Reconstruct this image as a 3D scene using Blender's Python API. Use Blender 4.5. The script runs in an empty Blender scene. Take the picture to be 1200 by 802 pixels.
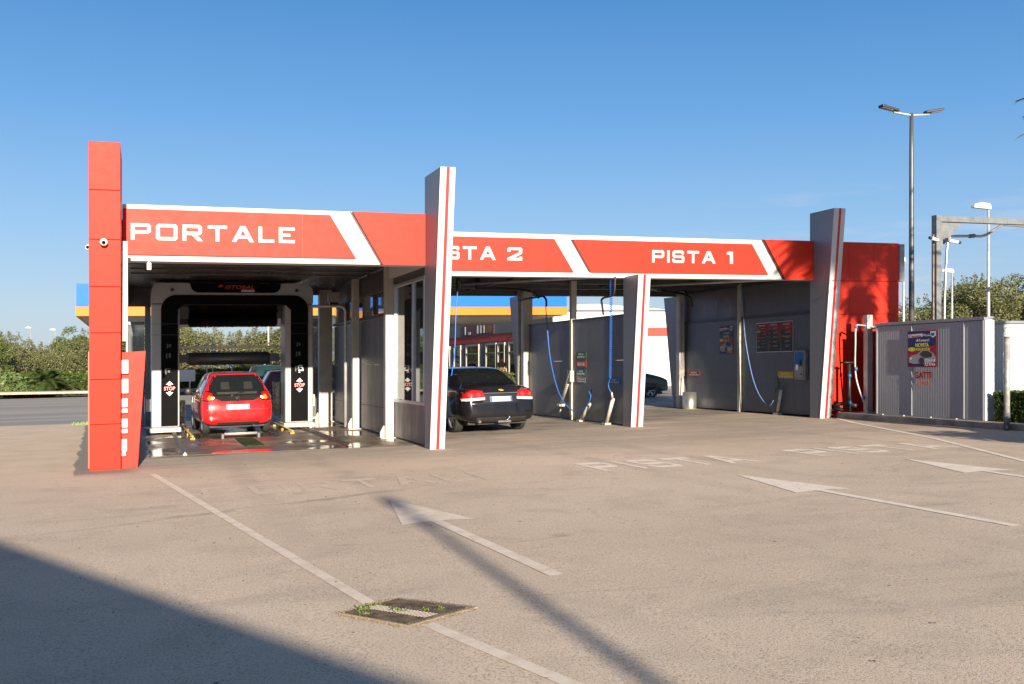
import bpy, bmesh, math, random
from mathutils import Vector, Matrix
from mathutils.bvhtree import BVHTree
R = math.radians
rnd = random.Random(7)
C = bpy.context.scene.collection
scn = bpy.context.scene
SLOPE = .0211
def gz(x):                      # the forecourt climbs gently to the right
    return SLOPE * max(-20., min(80., x))

# ------------------------------------------------------------ camera, sky, sun, exposure
cam = bpy.data.cameras.new('camera'); co = bpy.data.objects.new('camera', cam); C.objects.link(co)
co.location = (0, 0, 1.58); co.rotation_euler = (R(90), 0, -R(20.395))
cam.sensor_width = 36; cam.lens = 35.1; cam.shift_y = .0258; cam.clip_end = 5000; cam.clip_start = .1
scn.camera = co
SUN_EL, SUN_AZ = 14.6, 183.0    # azimuth clockwise from +Y
w = bpy.data.worlds.new('World'); scn.world = w; w.use_nodes = True
nt = w.node_tree; nt.nodes.clear()
wo = nt.nodes.new('ShaderNodeOutputWorld'); bg = nt.nodes.new('ShaderNodeBackground')
sky = nt.nodes.new('ShaderNodeTexSky'); sky.sky_type = 'NISHITA'; sky.sun_disc = False
sky.sun_elevation = R(SUN_EL); sky.sun_rotation = R(SUN_AZ); sky.air_density = 1.0; sky.dust_density = .5; sky.ozone_density = 2.5
bg.inputs[1].default_value = .11
# thin cirrus low on the right
tc = nt.nodes.new('ShaderNodeTexCoord'); mp = nt.nodes.new('ShaderNodeMapping'); mp.inputs['Scale'].default_value = (2.2, 2.2, 16)
nz = nt.nodes.new('ShaderNodeTexNoise'); nz.inputs['Scale'].default_value = 2.6; nz.inputs['Detail'].default_value = 9; nz.inputs['Roughness'].default_value = .62
rp = nt.nodes.new('ShaderNodeMapRange'); rp.interpolation_type = 'SMOOTHSTEP'
rp.inputs[1].default_value = .47; rp.inputs[2].default_value = .70; rp.inputs[4].default_value = .5
sx = nt.nodes.new('ShaderNodeSeparateXYZ'); r2 = nt.nodes.new('ShaderNodeMapRange'); r2.interpolation_type = 'SMOOTHSTEP'
r2.inputs[1].default_value = .45; r2.inputs[2].default_value = .62
r3 = nt.nodes.new('ShaderNodeMapRange'); r3.interpolation_type = 'SMOOTHSTEP'; r3.inputs[1].default_value = .2; r3.inputs[2].default_value = .1
m1 = nt.nodes.new('ShaderNodeMath'); m1.operation = 'MULTIPLY'; m2 = nt.nodes.new('ShaderNodeMath'); m2.operation = 'MULTIPLY'
mx = nt.nodes.new('ShaderNodeMix'); mx.data_type = 'RGBA'; mx.inputs[7].default_value = (3.4, 3.3, 3.5, 1)
L = nt.links.new
L(tc.outputs['Generated'], mp.inputs[0]); L(mp.outputs[0], nz.inputs[0]); L(nz.outputs[0], rp.inputs[0])
L(tc.outputs['Generated'], sx.inputs[0]); L(sx.outputs[0], r2.inputs[0]); L(sx.outputs[2], r3.inputs[0])
L(rp.outputs[0], m1.inputs[0]); L(r2.outputs[0], m1.inputs[1]); L(m1.outputs[0], m2.inputs[0]); L(r3.outputs[0], m2.inputs[1])
grd = nt.nodes.new('ShaderNodeValToRGB'); e_ = grd.color_ramp.elements
SKYK = 4.1
for i_, (p_, c_) in enumerate(((0, (.47, .57, .71)), (.05, (.44, .57, .76)), (.13, (.28, .505, .82)), (.24, (.125, .365, .76)), (.36, (.042, .235, .60)), (.5, (.08, .16, .30)), (1, (.075, .12, .20)))):
    q_ = e_[i_] if i_ < 2 else e_.new(p_)
    q_.position = p_; q_.color = (*c_, 1)
gm = nt.nodes.new('ShaderNodeVectorMath'); gm.operation = 'SCALE'; gm.inputs['Scale'].default_value = SKYK
sb = nt.nodes.new('ShaderNodeMix'); sb.data_type = 'RGBA'; sb.inputs[0].default_value = .85
L(sx.outputs[2], grd.inputs[0]); L(grd.outputs[0], gm.inputs[0]); L(sky.outputs[0], sb.inputs[6]); L(gm.outputs[0], sb.inputs[7])
L(m2.outputs[0], mx.inputs[0]); L(sb.outputs[2], mx.inputs[6]); L(mx.outputs[2], bg.inputs[0]); L(bg.outputs[0], wo.inputs[0])
sl = bpy.data.lights.new('sun', 'SUN'); so = bpy.data.objects.new('sun', sl); C.objects.link(so)
sl.energy = 5.0; sl.angle = R(.53); sl.color = (1, .87, .70)
az = R(SUN_AZ); el = R(SUN_EL)
sdir = Vector((math.sin(az)*math.cos(el), math.cos(az)*math.cos(el), math.sin(el)))
so.rotation_euler = sdir.to_track_quat('Z', 'Y').to_euler(); so.location = (-5, -30, 30)
scn.view_settings.view_transform = 'Standard'; scn.view_settings.look = 'None'
scn.view_settings.exposure = 1.05; scn.view_settings.gamma = 1; scn.view_settings.use_curve_mapping = False

# ------------------------------------------------------------ materials
class NT:
    def __init__(s, name):
        s.m = bpy.data.materials.new(name); s.m.use_nodes = True; s.t = s.m.node_tree; s.t.nodes.clear()
        s.out = s.t.nodes.new('ShaderNodeOutputMaterial')
    def n(s, k, **kw):
        d = s.t.nodes.new('ShaderNode'+k)
        for a, b in kw.items(): setattr(d, a, b)
        return d
    def set(s, sock, v):
        if hasattr(v, 'is_linked') or isinstance(v, bpy.types.NodeSocket): s.t.links.new(v, sock)
        else: sock.default_value = v
    def pos(s):
        return s.n('NewGeometry').outputs['Position']
    def xyz(s, v):
        d = s.n('SeparateXYZ'); s.set(d.inputs[0], v); return d.outputs
    def math(s, op, a, b=0., c=0.):
        d = s.n('Math', operation=op); s.set(d.inputs[0], a); s.set(d.inputs[1], b); s.set(d.inputs[2], c); return d.outputs[0]
    def scale(s, v, sc):
        d = s.n('Mapping'); s.set(d.inputs[0], v); d.inputs['Scale'].default_value = sc; return d.outputs[0]
    def noise(s, v, sc, det=4, ro=.55, dist=0):
        d = s.n('TexNoise'); s.set(d.inputs['Vector'], v); d.inputs['Scale'].default_value = sc
        d.inputs['Detail'].default_value = det; d.inputs['Roughness'].default_value = ro; d.inputs['Distortion'].default_value = dist
        return d.outputs[0]
    def vor(s, v, sc, feat='F1'):
        d = s.n('TexVoronoi', feature=feat); s.set(d.inputs['Vector'], v); d.inputs['Scale'].default_value = sc; return d.outputs
    def rng(s, v, a, b, c=0., d_=1.):
        d = s.n('MapRange', interpolation_type='SMOOTHSTEP'); s.set(d.inputs[0], v)
        for i, q in ((1, a), (2, b), (3, c), (4, d_)): s.set(d.inputs[i], q)
        return d.outputs[0]
    def mix(s, f, a, b, blend='MIX'):
        d = s.n('Mix', data_type='RGBA', blend_type=blend)
        s.set(d.inputs[0], f); s.set(d.inputs[6], a if not isinstance(a, tuple) else (*a[:3], 1)); s.set(d.inputs[7], b if not isinstance(b, tuple) else (*b[:3], 1))
        return d.outputs[2]
    def bump(s, h, st=.3, dist=.01):
        d = s.n('Bump'); d.inputs['Strength'].default_value = st; d.inputs['Distance'].default_value = dist; s.set(d.inputs['Height'], h); return d.outputs[0]
    def bsdf(s, col, rough=.5, metal=0., normal=None, **kw):
        d = s.n('BsdfPrincipled'); s.set(d.inputs['Base Color'], (*col[:3], 1) if isinstance(col, tuple) else col)
        s.set(d.inputs['Roughness'], rough); s.set(d.inputs['Metallic'], metal)
        if normal is not None: s.set(d.inputs['Normal'], normal)
        for k, v in kw.items(): s.set(d.inputs[k], v)
        s.t.links.new(d.outputs[0], s.out.inputs[0]); return d
MATS = {}
def pm(name, col, rough=.5, metal=0., var=.08, sc=1.5, bump=0., bsc=60., coat=0., local=False, spec=None):
    if name in MATS: return MATS[name]
    n = NT(name); p = n.n('TexCoord').outputs['Object'] if local else n.pos()
    a = n.noise(p, sc, 5, .6); b = n.noise(p, sc*9, 4, .6)
    f = n.math('ADD', n.math('MULTIPLY', a, .65), n.math('MULTIPLY', b, .35))
    dk = tuple(c*(1-var*1.6) for c in col); lt = tuple(min(1, c*(1+var)) for c in col)
    colr = n.mix(n.rng(f, .32, .66), dk, lt)
    ro = n.rng(b, .2, .8, max(.02, rough*.95), min(1, rough*1.06))
    nm = n.bump(n.noise(p, bsc, 3), bump, .01) if bump else None
    kw = {}
    if coat: kw['Coat Weight'] = coat; kw['Coat Roughness'] = .04
    if spec is not None: kw['Specular IOR Level'] = spec
    n.bsdf(colr, ro, metal, nm, **kw)
    MATS[name] = n.m; return n.m
def panelled(name, col, rough, metal, axis, freq, st=.35, var=.1):     # ribbed sheet metal with faint grime runs
    if name in MATS: return MATS[name]
    n = NT(name); p = n.pos(); x = n.xyz(p)
    c = x['XYZ'.index(axis)]
    wv = n.math('SINE', n.math('MULTIPLY', c, freq))
    g = n.noise(n.scale(p, (3, 3, .35)), 2.2, 6, .65)
    lo = n.rng(x[2], 1.2, .1, 0, .6)
    gr = n.math('MULTIPLY', n.noise(p, 5, 5, .7), lo)
    col2 = n.mix(n.rng(g, .3, .7), tuple(k*(1-var*1.5) for k in col), tuple(k*(1+var) for k in col))
    col3 = n.mix(gr, col2, (.12, .10, .08))
    n.bsdf(col3, n.rng(g, .3, .7, rough-.07, rough+.1), metal, n.bump(n.rng(wv, -.6, .6), st, .006))
    MATS[name] = n.m; return n.m
def glassm(name, tint, refl=.1, rough=.02, alpha=.75):
    if name in MATS: return MATS[name]
    n = NT(name); t = n.n('BsdfTransparent'); t.inputs[0].default_value = (*tint, 1)
    g = n.n('BsdfGlossy'); g.inputs['Roughness'].default_value = rough; g.inputs[0].default_value = (.9, .93, .95, 1)
    d = n.n('BsdfDiffuse'); d.inputs[0].default_value = (.35, .37, .38, 1)
    fr = n.n('Fresnel'); fr.inputs[0].default_value = 1.5
    m1 = n.n('MixShader'); m2 = n.n('MixShader'); m1.inputs[0].default_value = 1-alpha
    n.t.links.new(t.outputs[0], m1.inputs[1]); n.t.links.new(d.outputs[0], m1.inputs[2])
    n.t.links.new(n.math('ADD', fr.outputs[0], refl), m2.inputs[0]); n.t.links.new(m1.outputs[0], m2.inputs[1]); n.t.links.new(g.outputs[0], m2.inputs[2])
    n.t.links.new(m2.outputs[0], n.out.inputs[0]); MATS[name] = n.m; return n.m
def leafm(name, c1, c2, c3=None, rough=.5, trans=.25):
    if name in MATS: return MATS[name]
    n = NT(name); g = n.n('NewGeometry'); r = g.outputs['Random Per Island']
    oi = n.n('ObjectInfo').outputs['Random']
    col = n.mix(r, c1, c2)
    col = n.mix(n.rng(n.noise(n.n('TexCoord').outputs['Object'], .9, 3), .4, .65), col, c3 or c2)
    col = n.mix(n.math('MULTIPLY', oi, .35), col, tuple(k*.6 for k in c1))
    d = n.n('BsdfDiffuse'); n.set(d.inputs[0], col); t = n.n('BsdfTranslucent'); n.set(t.inputs[0], n.mix(.5, col, (.25, .3, .05)))
    gl = n.n('BsdfGlossy'); gl.inputs['Roughness'].default_value = rough; gl.inputs[0].default_value = (.5, .55, .5, 1)
    m = n.n('MixShader'); m.inputs[0].default_value = trans; n.t.links.new(d.outputs[0], m.inputs[1]); n.t.links.new(t.outputs[0], m.inputs[2])
    m2 = n.n('MixShader'); m2.inputs[0].default_value = .05; n.t.links.new(m.outputs[0], m2.inputs[1]); n.t.links.new(gl.outputs[0], m2.inputs[2])
    n.t.links.new(m2.outputs[0], n.out.inputs[0]); MATS[name] = n.m; return n.m

RED = pm('red composite panel', (.53, .025, .0095), .5, 0, .03, .8, .06, 2.2, spec=.25)
RED2 = pm('deep red stripe', (.52, .014, .012), .45, 0, .04, .8)
WHITE = pm('white composite panel', (.62, .61, .59), .5, 0, .04, .9, spec=.3)
WHITE2 = pm('white blade panel', (.55, .55, .55), .5, 0, .04, .9, spec=.3)
SIDE = pm('brushed grey blade side', (.215, .225, .25), .42, .25, .03, 1.2)
GREY = panelled('grey wall panel', (.140, .153, .180), .42, .3, 'Y', 120, .25, .1)
GREYF = panelled('grey wall panel across', (.135, .150, .178), .42, .3, 'X', 120, .25, .07)
STEEL = pm('galvanised post', (.50, .49, .47), .45, .35, .12, 4)
DSTEEL = pm('dark roof steel', (.10, .10, .105), .5, .4, .15, 2)
ALU = pm('aluminium frame', (.55, .57, .60), .35, .6, .08, 3)
SOFFIT = panelled('metal soffit', (.09, .085, .08), .3, .6, 'Y', 30, .5, .03)
BLACKG = pm('black gloss machine panel', (.006, .006, .007), .5, 0, .1, 3, spec=.02)
SILVER = pm('silver machine casing', (.36, .36, .365), .4, .1, .05, 2, spec=.3)
RUBBER = pm('black rubber', (.02, .02, .02), .7, 0, .2, 8, .2)
LETW = pm('white lettering', (.68, .68, .67), .5, 0, .02, spec=.3)
BLACKP = pm('black plastic', (.025, .025, .027), .45, 0, .15, 5)
WINGL = glassm('window glass', (.72, .78, .82), .06, .02, .86)
DIRTGL = glassm('dirty window glass', (.5, .53, .55), .06, .05, .62)
DARKGL = pm('dark window', (.012, .016, .018), .06, 0, .1, 1)

# ------------------------------------------------------------ mesh helpers
class MB:
    """collects geometry in site coordinates (x, y, height above the sloping ground)"""
    def __init__(s): s.v = []; s.f = []; s.m = []; s.sm = []; s.mi = 0
    def add(s, vs, fs, sm=False):
        o = len(s.v); s.v += [tuple(q) for q in vs]
        for f in fs: s.f.append([o+i for i in f]); s.m.append(s.mi); s.sm.append(sm)
        return s
    def box(s, x0, x1, y0, y1, z0, z1):
        x0, x1 = sorted((x0, x1)); y0, y1 = sorted((y0, y1)); z0, z1 = sorted((z0, z1))
        return s.add([(x0,y0,z0),(x1,y0,z0),(x1,y1,z0),(x0,y1,z0),(x0,y0,z1),(x1,y0,z1),(x1,y1,z1),(x0,y1,z1)],
              [(0,3,2,1),(4,5,6,7),(0,1,5,4),(1,2,6,5),(2,3,7,6),(3,0,4,7)])
    def prism(s, pts, d):           # pts: ring of 3D points, extruded by d
        n = len(pts); d = Vector(d); a = [Vector(p) for p in pts]; b = [p+d for p in a]
        nrm = sum(((a[i]-a[0]).cross(a[(i+1) % n]-a[0]) for i in range(n)), Vector())
        fl = nrm.dot(d) > 0
        f0 = tuple(range(n)); f1 = tuple(range(n, 2*n))
        fs = [f0[::-1] if fl else f0, f1 if fl else f1[::-1]]
        for i in range(n):
            j = (i+1) % n; q = (i, j, n+j, n+i); fs.append(q if fl else q[::-1])
        return s.add(a+b, fs)
    def tube(s, pts, r, n=10, cap=True):
        pts = [Vector(p) for p in pts]; rs = r if isinstance(r, (list, tuple)) else [r]*len(pts)
        vs = []; up = Vector((0, 0, 1)); prev = None
        for i, p in enumerate(pts):
            t = (pts[min(i+1, len(pts)-1)]-pts[max(i-1, 0)]).normalized()
            if prev is None:
                a = up if abs(t.z) < .9 else Vector((1, 0, 0)); u = t.cross(a).normalized()
            else: u = (prev - t*prev.dot(t)).normalized()
            prev = u; v = t.cross(u)
            for k in range(n):
                an = 2*math.pi*k/n; vs.append(p+(u*math.cos(an)+v*math.sin(an))*rs[i])
        fs = [(i*n+k, i*n+(k+1) % n, (i+1)*n+(k+1) % n, (i+1)*n+k) for i in range(len(pts)-1) for k in range(n)]
        s.add(vs, fs, True)
        if cap: s.add([], []); o = len(s.v)-len(vs); s.f.append([o+k for k in range(n)][::-1]); s.m.append(s.mi); s.sm.append(False); s.f.append([o+(len(pts)-1)*n+k for k in range(n)]); s.m.append(s.mi); s.sm.append(False)
        return s
    def lathe(s, prof, c, axis='Z', n=24):       # prof (r, h) along axis
        vs = []
        for r, h in prof:
            for k in range(n):
                a = 2*math.pi*k/n; x, y = r*math.cos(a), r*math.sin(a)
                vs.append((c[0]+x, c[1]+y, c[2]+h) if axis == 'Z' else ((c[0]+h, c[1]+x, c[2]+y) if axis == 'X' else (c[0]+x, c[1]+h, c[2]+y)))
        fs = [(i*n+k, i*n+(k+1) % n, (i+1)*n+(k+1) % n, (i+1)*n+k) for i in range(len(prof)-1) for k in range(n)]
        return s.add(vs, fs, True)
    def mesh(s, me, fn):
        return s.add([fn(v.co) for v in me.vertices], [tuple(p.vertices) for p in me.polygons])
    def build(s, name, mat, parent=None, site=True, bevel=0):
        me = bpy.data.meshes.new(name); o = bpy.data.objects.new(name, me); C.objects.link(o)
        off = Vector((0, 0, 0))
        q = parent
        while q is not None: off += q.location; q = q.parent
        if site: vs = [(x-off.x, y-off.y, z+gz(x)-off.z) for x, y, z in s.v]
        else: vs = s.v
        if parent is None and site and vs:        # origin at the thing's base
            xs = [v[0] for v in vs]; ys = [v[1] for v in vs]; zs = [v[2] for v in vs]
            c = ((min(xs)+max(xs))/2, (min(ys)+max(ys))/2, min(zs))
            vs = [(x-c[0], y-c[1], z-c[2]) for x, y, z in vs]; o.location = c
        me.from_pydata(vs, [], s.f)
        for m in (mat if isinstance(mat, (list, tuple)) else [mat]): me.materials.append(m)
        for p, mi, sm in zip(me.polygons, s.m, s.sm): p.material_index = mi; p.use_smooth = sm
        if parent is not None: o.parent = parent
        if bevel:
            b = o.modifiers.new('bevel', 'BEVEL'); b.width = bevel; b.segments = 2; b.limit_method = 'ANGLE'
        return o
def box(name, mat, b, parent=None, bevel=0, **kw): return MB().box(*b).build(name, mat, parent, bevel=bevel, **kw)
def tag(o, label=None, cat=None, group=None, kind=None):
    if label: o['label'] = label
    if cat: o['category'] = cat
    if group: o['group'] = group
    if kind: o['kind'] = kind
    return o
def thing(name, label, cat, loc=(0, 0, 0), rotz=0, group=None, tilt=False):
    o = bpy.data.objects.new(name, None); C.objects.link(o); o.empty_display_size = .2
    o.location = (loc[0], loc[1], loc[2]+gz(loc[0]))
    if tilt: o.rotation_euler = (0, -math.atan(SLOPE), rotz) if not rotz else (Matrix.Rotation(-math.atan(SLOPE), 3, 'Y') @ Matrix.Rotation(rotz, 3, 'Z')).to_euler()
    else: o.rotation_euler = (0, 0, rotz)
    return tag(o, label, cat, group)
def copy_tree(o, parent=None):
    c = o.copy(); C.objects.link(c)
    if parent is not None: c.parent = parent
    for ch in [k for k in bpy.data.objects if k.parent is o]: copy_tree(ch, c)
    return c

# curved outlines and lettering -> meshes
def curve_mesh(polys, ext):
    cu = bpy.data.curves.new('c', 'CURVE'); cu.dimensions = '2D'; cu.fill_mode = 'BOTH'; cu.extrude = ext
    for p in polys:
        sp = cu.splines.new('POLY'); sp.points.add(len(p)-1)
        for i, (x, y) in enumerate(p): sp.points[i].co = (x, y, 0, 1)
        sp.use_cyclic_u = True
    o = bpy.data.objects.new('c', cu); C.objects.link(o)
    me = bpy.data.meshes.new_from_object(o.evaluated_get(bpy.context.evaluated_depsgraph_get()))
    bpy.data.objects.remove(o); bpy.data.curves.remove(cu); return me
def text_mesh(s, ext=.02, shear=0, off=0):
    cu = bpy.data.curves.new('t', 'FONT'); cu.body = s; cu.size = 1; cu.extrude = ext; cu.shear = shear; cu.offset = off
    cu.resolution_u = 3
    o = bpy.data.objects.new('t', cu); C.objects.link(o)
    me = bpy.data.meshes.new_from_object(o.evaluated_get(bpy.context.evaluated_depsgraph_get()))
    bpy.data.objects.remove(o); bpy.data.curves.remove(cu); return me
def put_text(mb, s, O, ux, uy, W, H, ext=.004, bold=.0, shear=0):
    """fit the string s into a W x H box whose lower left corner is O"""
    me = text_mesh(s, 1, shear, bold)
    xs = [v.co.x for v in me.vertices]; ys = [v.co.y for v in me.vertices]
    x0, x1, y0, y1 = min(xs), max(xs), min(ys), max(ys)
    O, ux, uy = Vector(O), Vector(ux), Vector(uy); n = ux.cross(uy)
    mb.mesh(me, lambda c: O+ux*((c.x-x0)/(x1-x0)*W)+uy*((c.y-y0)/(y1-y0)*H)+n*(c.z*ext+ext))
    bpy.data.meshes.remove(me)
GL = {
 'P': (1.28, [[(0,0),(.24,0),(.24,.37),(1.1,.37),(1.28,.5),(1.28,.87),(1.13,1),(0,1)], [(.24,.57),(1.04,.57),(1.04,.8),(.24,.8)]]),
 'R': (1.34, [[(0,0),(.24,0),(.24,.36),(.62,.36),(1.0,0),(1.34,0),(.94,.37),(1.13,.37),(1.28,.5),(1.28,.87),(1.13,1),(0,1)], [(.24,.57),(1.04,.57),(1.04,.8),(.24,.8)]]),
 'O': (1.4, [[(.13,0),(1.27,0),(1.4,.12),(1.4,.88),(1.27,1),(.13,1),(0,.88),(0,.12)], [(.25,.2),(1.15,.2),(1.15,.8),(.25,.8)]]),
 'T': (1.3, [[(.53,0),(.77,0),(.77,.8),(1.3,.8),(1.3,1),(0,1),(0,.8),(.53,.8)]]),
 'A': (1.5, [[(0,0),(.28,0),(.43,.22),(1.07,.22),(1.22,0),(1.5,0),(.92,1),(.58,1)], [(.55,.4),(.95,.4),(.75,.75)]]),
 'L': (1.08, [[(0,0),(1.08,0),(1.08,.2),(.24,.2),(.24,1),(0,1)]]),
 'E': (1.12, [[(0,0),(1.12,0),(1.12,.19),(.24,.19),(.24,.41),(.8,.41),(.8,.59),(.24,.59),(.24,.81),(1.12,.81),(1.12,1),(0,1)]]),
 'I': (.26, [[(0,0),(.26,0),(.26,1),(0,1)]]),
 'S': (1.26, [[(.12,0),(1.12,0),(1.26,.12),(1.26,.49),(1.12,.6),(.24,.6),(.24,.8),(.98,.8),(.98,.7),(1.22,.7),(1.22,.9),(1.1,1),(.13,1),(0,.88),(0,.52),(.13,.41),(1.02,.41),(1.02,.19),(.23,.19),(.23,.32),(-.03,.32),(-.03,.12)]]),
 '2': (1.16, [[(0,0),(1.16,0),(1.16,.28),(.94,.28),(.94,.19),(.5,.19),(1.1,.5),(1.16,.6),(1.16,.9),(1.03,1),(.14,1),(0,.9),(0,.66),(.23,.66),(.23,.8),(.92,.8),(.92,.62),(0,.17)]]),
 '1': (.5, [[(.26,0),(.5,0),(.5,1),(.12,1),(0,.9),(0,.78),(.26,.78)]]),
 ' ': (.55, [])}
def put_word(mb, word, O, ux, uy, W, H, ext, gap=.33, ww=None):
    tot = sum(GL[c][0] for c in word)+gap*(len(word)-1); kx = W/tot
    O, ux, uy = Vector(O), Vector(ux), Vector(uy); n = ux.cross(uy); x = 0
    for c in word:
        wd, pl = GL[c]
        if pl:
            me = curve_mesh(pl, 1); x0 = x
            mb.mesh(me, lambda q: O+ux*((q.x+x0)*kx)+uy*(q.y*H)+n*(q.z*ext+ext)); bpy.data.meshes.remove(me)
        x += wd+gap

# ------------------------------------------------------------ ground
def ground_material():
    n = NT('forecourt asphalt'); p = n.pos(); x, y, z = n.xyz(p)
    big = n.noise(p, .22, 5, .6); mid = n.noise(p, 1.3, 6, .65, .4); st = n.noise(n.scale(p, (.35, 1.7, 1)), 1.1, 6, .65, .6)
    fine = n.noise(p, 70, 3, .8); grit = n.vor(p, 120)[0]; edge = n.noise(p, .9, 6, .6)
    e = n.math('MULTIPLY_ADD', edge, 1.6, -.8)          # edge wobble +-.8
    tan = n.mix(n.rng(big, .3, .7), (.575, .462, .35), (.675, .55, .425))
    tan = n.mix(n.rng(mid, .48, .72, 0, .5), tan, (.43, .345, .265))
    tan = n.mix(n.rng(st, .55, .8, 0, .4), tan, (.74, .58, .44))
    st2 = n.noise(n.scale(p, (.5, 1.1, 1)), .55, 7, .7, 1.2)
    tan = n.mix(n.rng(st2, .52, .66, 0, .4), tan, (.39, .325, .26))
    tr = None
    for cx in (1.35, 2.75, 6.7, 8.2, 12.6, 14.0):
        b_ = n.rng(n.math('ABSOLUTE', n.math('SUBTRACT', n.math('ADD', x, n.math('MULTIPLY', e, .18)), cx)), .26, .06)
        tr = b_ if tr is None else n.math('MAXIMUM', tr, b_)
    tr = n.math('MULTIPLY', tr, n.math('MULTIPLY', n.rng(y, 8, 15, .1, .42), n.rng(mid, .35, .6, .3, 1)))
    tan = n.mix(tr, tan, (.34, .28, .225))
    dr = n.vor(n.scale(p, (1, 1, 1)), .75)[0]; tan = n.mix(n.math('MULTIPLY', n.rng(dr, .10, .04, 0, .45), n.rng(edge, .45, .6)), tan, (.2, .165, .135))
    # worn, darker strip just in front of the bays
    fr = n.math('MULTIPLY', n.rng(n.math('ADD', y, e), 14.8, 17.6), n.rng(x, -1.2, 0.))
    tan = n.mix(n.math('MULTIPLY', fr, n.rng(st, .25, .62, .25, .8)), tan, (.33, .275, .22))
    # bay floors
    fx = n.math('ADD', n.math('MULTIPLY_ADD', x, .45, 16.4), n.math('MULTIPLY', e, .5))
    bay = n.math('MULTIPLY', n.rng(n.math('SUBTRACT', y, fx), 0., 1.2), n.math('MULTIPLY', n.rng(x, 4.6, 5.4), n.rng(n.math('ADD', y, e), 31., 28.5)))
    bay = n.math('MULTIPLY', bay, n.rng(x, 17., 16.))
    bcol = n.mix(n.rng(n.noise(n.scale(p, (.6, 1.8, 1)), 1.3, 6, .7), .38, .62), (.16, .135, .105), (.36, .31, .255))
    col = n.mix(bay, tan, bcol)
    # dark strip of old tarmac on the left of the building
    x_ = n.math('ADD', x, n.math('MULTIPLY_ADD', y, .034, -.561))
    dl = n.math('MULTIPLY', n.rng(n.math('ADD', n.math('MULTIPLY', e, .16), x_), -1.0, -.95), n.math('MULTIPLY', n.rng(x, .1, -.3), n.rng(y, 15.9, 16.5)))
    col = n.mix(n.math('MULTIPLY', dl, .85), col, (.17, .16, .15))
    # pale plaza on the far left
    pl = n.math('MULTIPLY', n.rng(n.math('ADD', n.math('MULTIPLY', e, .16), x_), -.95, -1.0), n.rng(y, 14, 18))
    col = n.mix(pl, col, n.mix(n.rng(mid, .35, .65), (.58, .45, .33), (.66, .52, .385)))
    # wet wash lane
    wet = n.math('MULTIPLY', n.math('MULTIPLY', n.rng(x, .02, .18), n.rng(x, 5.1, 4.9)), n.math('MULTIPLY', n.rng(n.math('ADD', y, n.math('MULTIPLY', e, 1.2)), 18.4, 19.0), n.rng(y, 32, 30)))
    wcol = n.mix(n.rng(mid, .4, .65), (.12, .088, .062), (.27, .20, .14))
    wcol = n.mix(n.rng(x, 3.6, 5., 0, .5), wcol, (.17, .14, .06))
    wcol = n.mix(n.math('MULTIPLY', n.rng(n.noise(n.scale(p, (1, .6, 1)), .8, 4, .5, .3), .36, .52), .6), wcol, (.05, .036, .027)); col = n.mix(wet, col, wcol)
    # far road
    far = n.rng(n.math('ADD', y, n.math('MULTIPLY', e, .3)), 31.4, 32.2)
    col = n.mix(far, col, n.mix(n.rng(n.noise(n.scale(p, (.1, 1, 1)), .5, 4), .35, .65), (.25, .24, .23), (.36, .34, .32)))
    sand = n.rng(y, 66, 69); col = n.mix(sand, col, (.30, .25, .16))
    # tar seams and hairline cracks across the lane
    cr = n.vor(n.scale(n.mix(.12, p, n.noise(p, 2, 4)), (.22, .5, .3)), 1., 'DISTANCE_TO_EDGE')[0]
    crk = n.math('MULTIPLY', n.rng(cr, .008, .002, 0, .6), n.rng(n.noise(p, .5, 2), .55, .62))
    col = n.mix(n.math('MULTIPLY', crk, .35), col, (.12, .10, .085))
    s1 = n.math('ABSOLUTE', n.math('SUBTRACT', y, n.math('ADD', n.math('MULTIPLY_ADD', x, .42, 10.95), n.math('MULTIPLY', e, .5))))
    seam = n.math('MULTIPLY', n.rng(s1, .13, .02, 0, .5), n.math('MULTIPLY', n.rng(x, -1.5, .3), n.rng(x, 3.6, 2.6)))
    col = n.mix(n.math('MULTIPLY', seam, n.rng(mid, .35, .55)), col, (.2, .17, .15))
    # aggregate
    agg = n.math('MULTIPLY', n.rng(fine, .36, .50, .75, 0), n.math('SUBTRACT', 1, n.math('MAXIMUM', wet, n.math('MULTIPLY', pl, .7))))
    col = n.mix(agg, col, (.17, .14, .12))
    col = n.mix(n.rng(fine, .56, .7, 0, .5), col, (.86, .72, .57))
    spot = n.vor(p, 2.3)[0]; col = n.mix(n.rng(spot, .035, .02, 0, .6), col, (.13, .09, .07))
    pud = n.math('MULTIPLY', wet, n.rng(n.noise(n.scale(p, (1, .6, 1)), .8, 4, .5, .3), .42, .58))
    rough = n.mix(pud, n.mix(wet, (.9,)*3, (.5,)*3), (.10,)*3)
    bp = n.math('MULTIPLY', n.math('ADD', fine, n.math('MULTIPLY', grit, .5)), n.math('SUBTRACT', 1, pud))
    rs = n.n('SeparateColor'); n.set(rs.inputs[0], rough)
    n.bsdf(col, rs.outputs[0], 0, n.bump(bp, .35, .006))
    return n.m
g = MB()
xs = [-1500, -300, -20, -10, -5, 0, 5, 10, 20, 40, 80, 300, 1500]; ys = [-800, -100, -20, 0, 10, 20, 30, 45, 60, 80, 150, 400, 2000]
g.add([(x, y, 0) for y in ys for x in xs], [(j*len(xs)+i, j*len(xs)+i+1, (j+1)*len(xs)+i+1, (j+1)*len(xs)+i) for j in range(len(ys)-1) for i in range(len(xs)-1)])
tag(g.build('ground', ground_material()), kind='structure')

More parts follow.
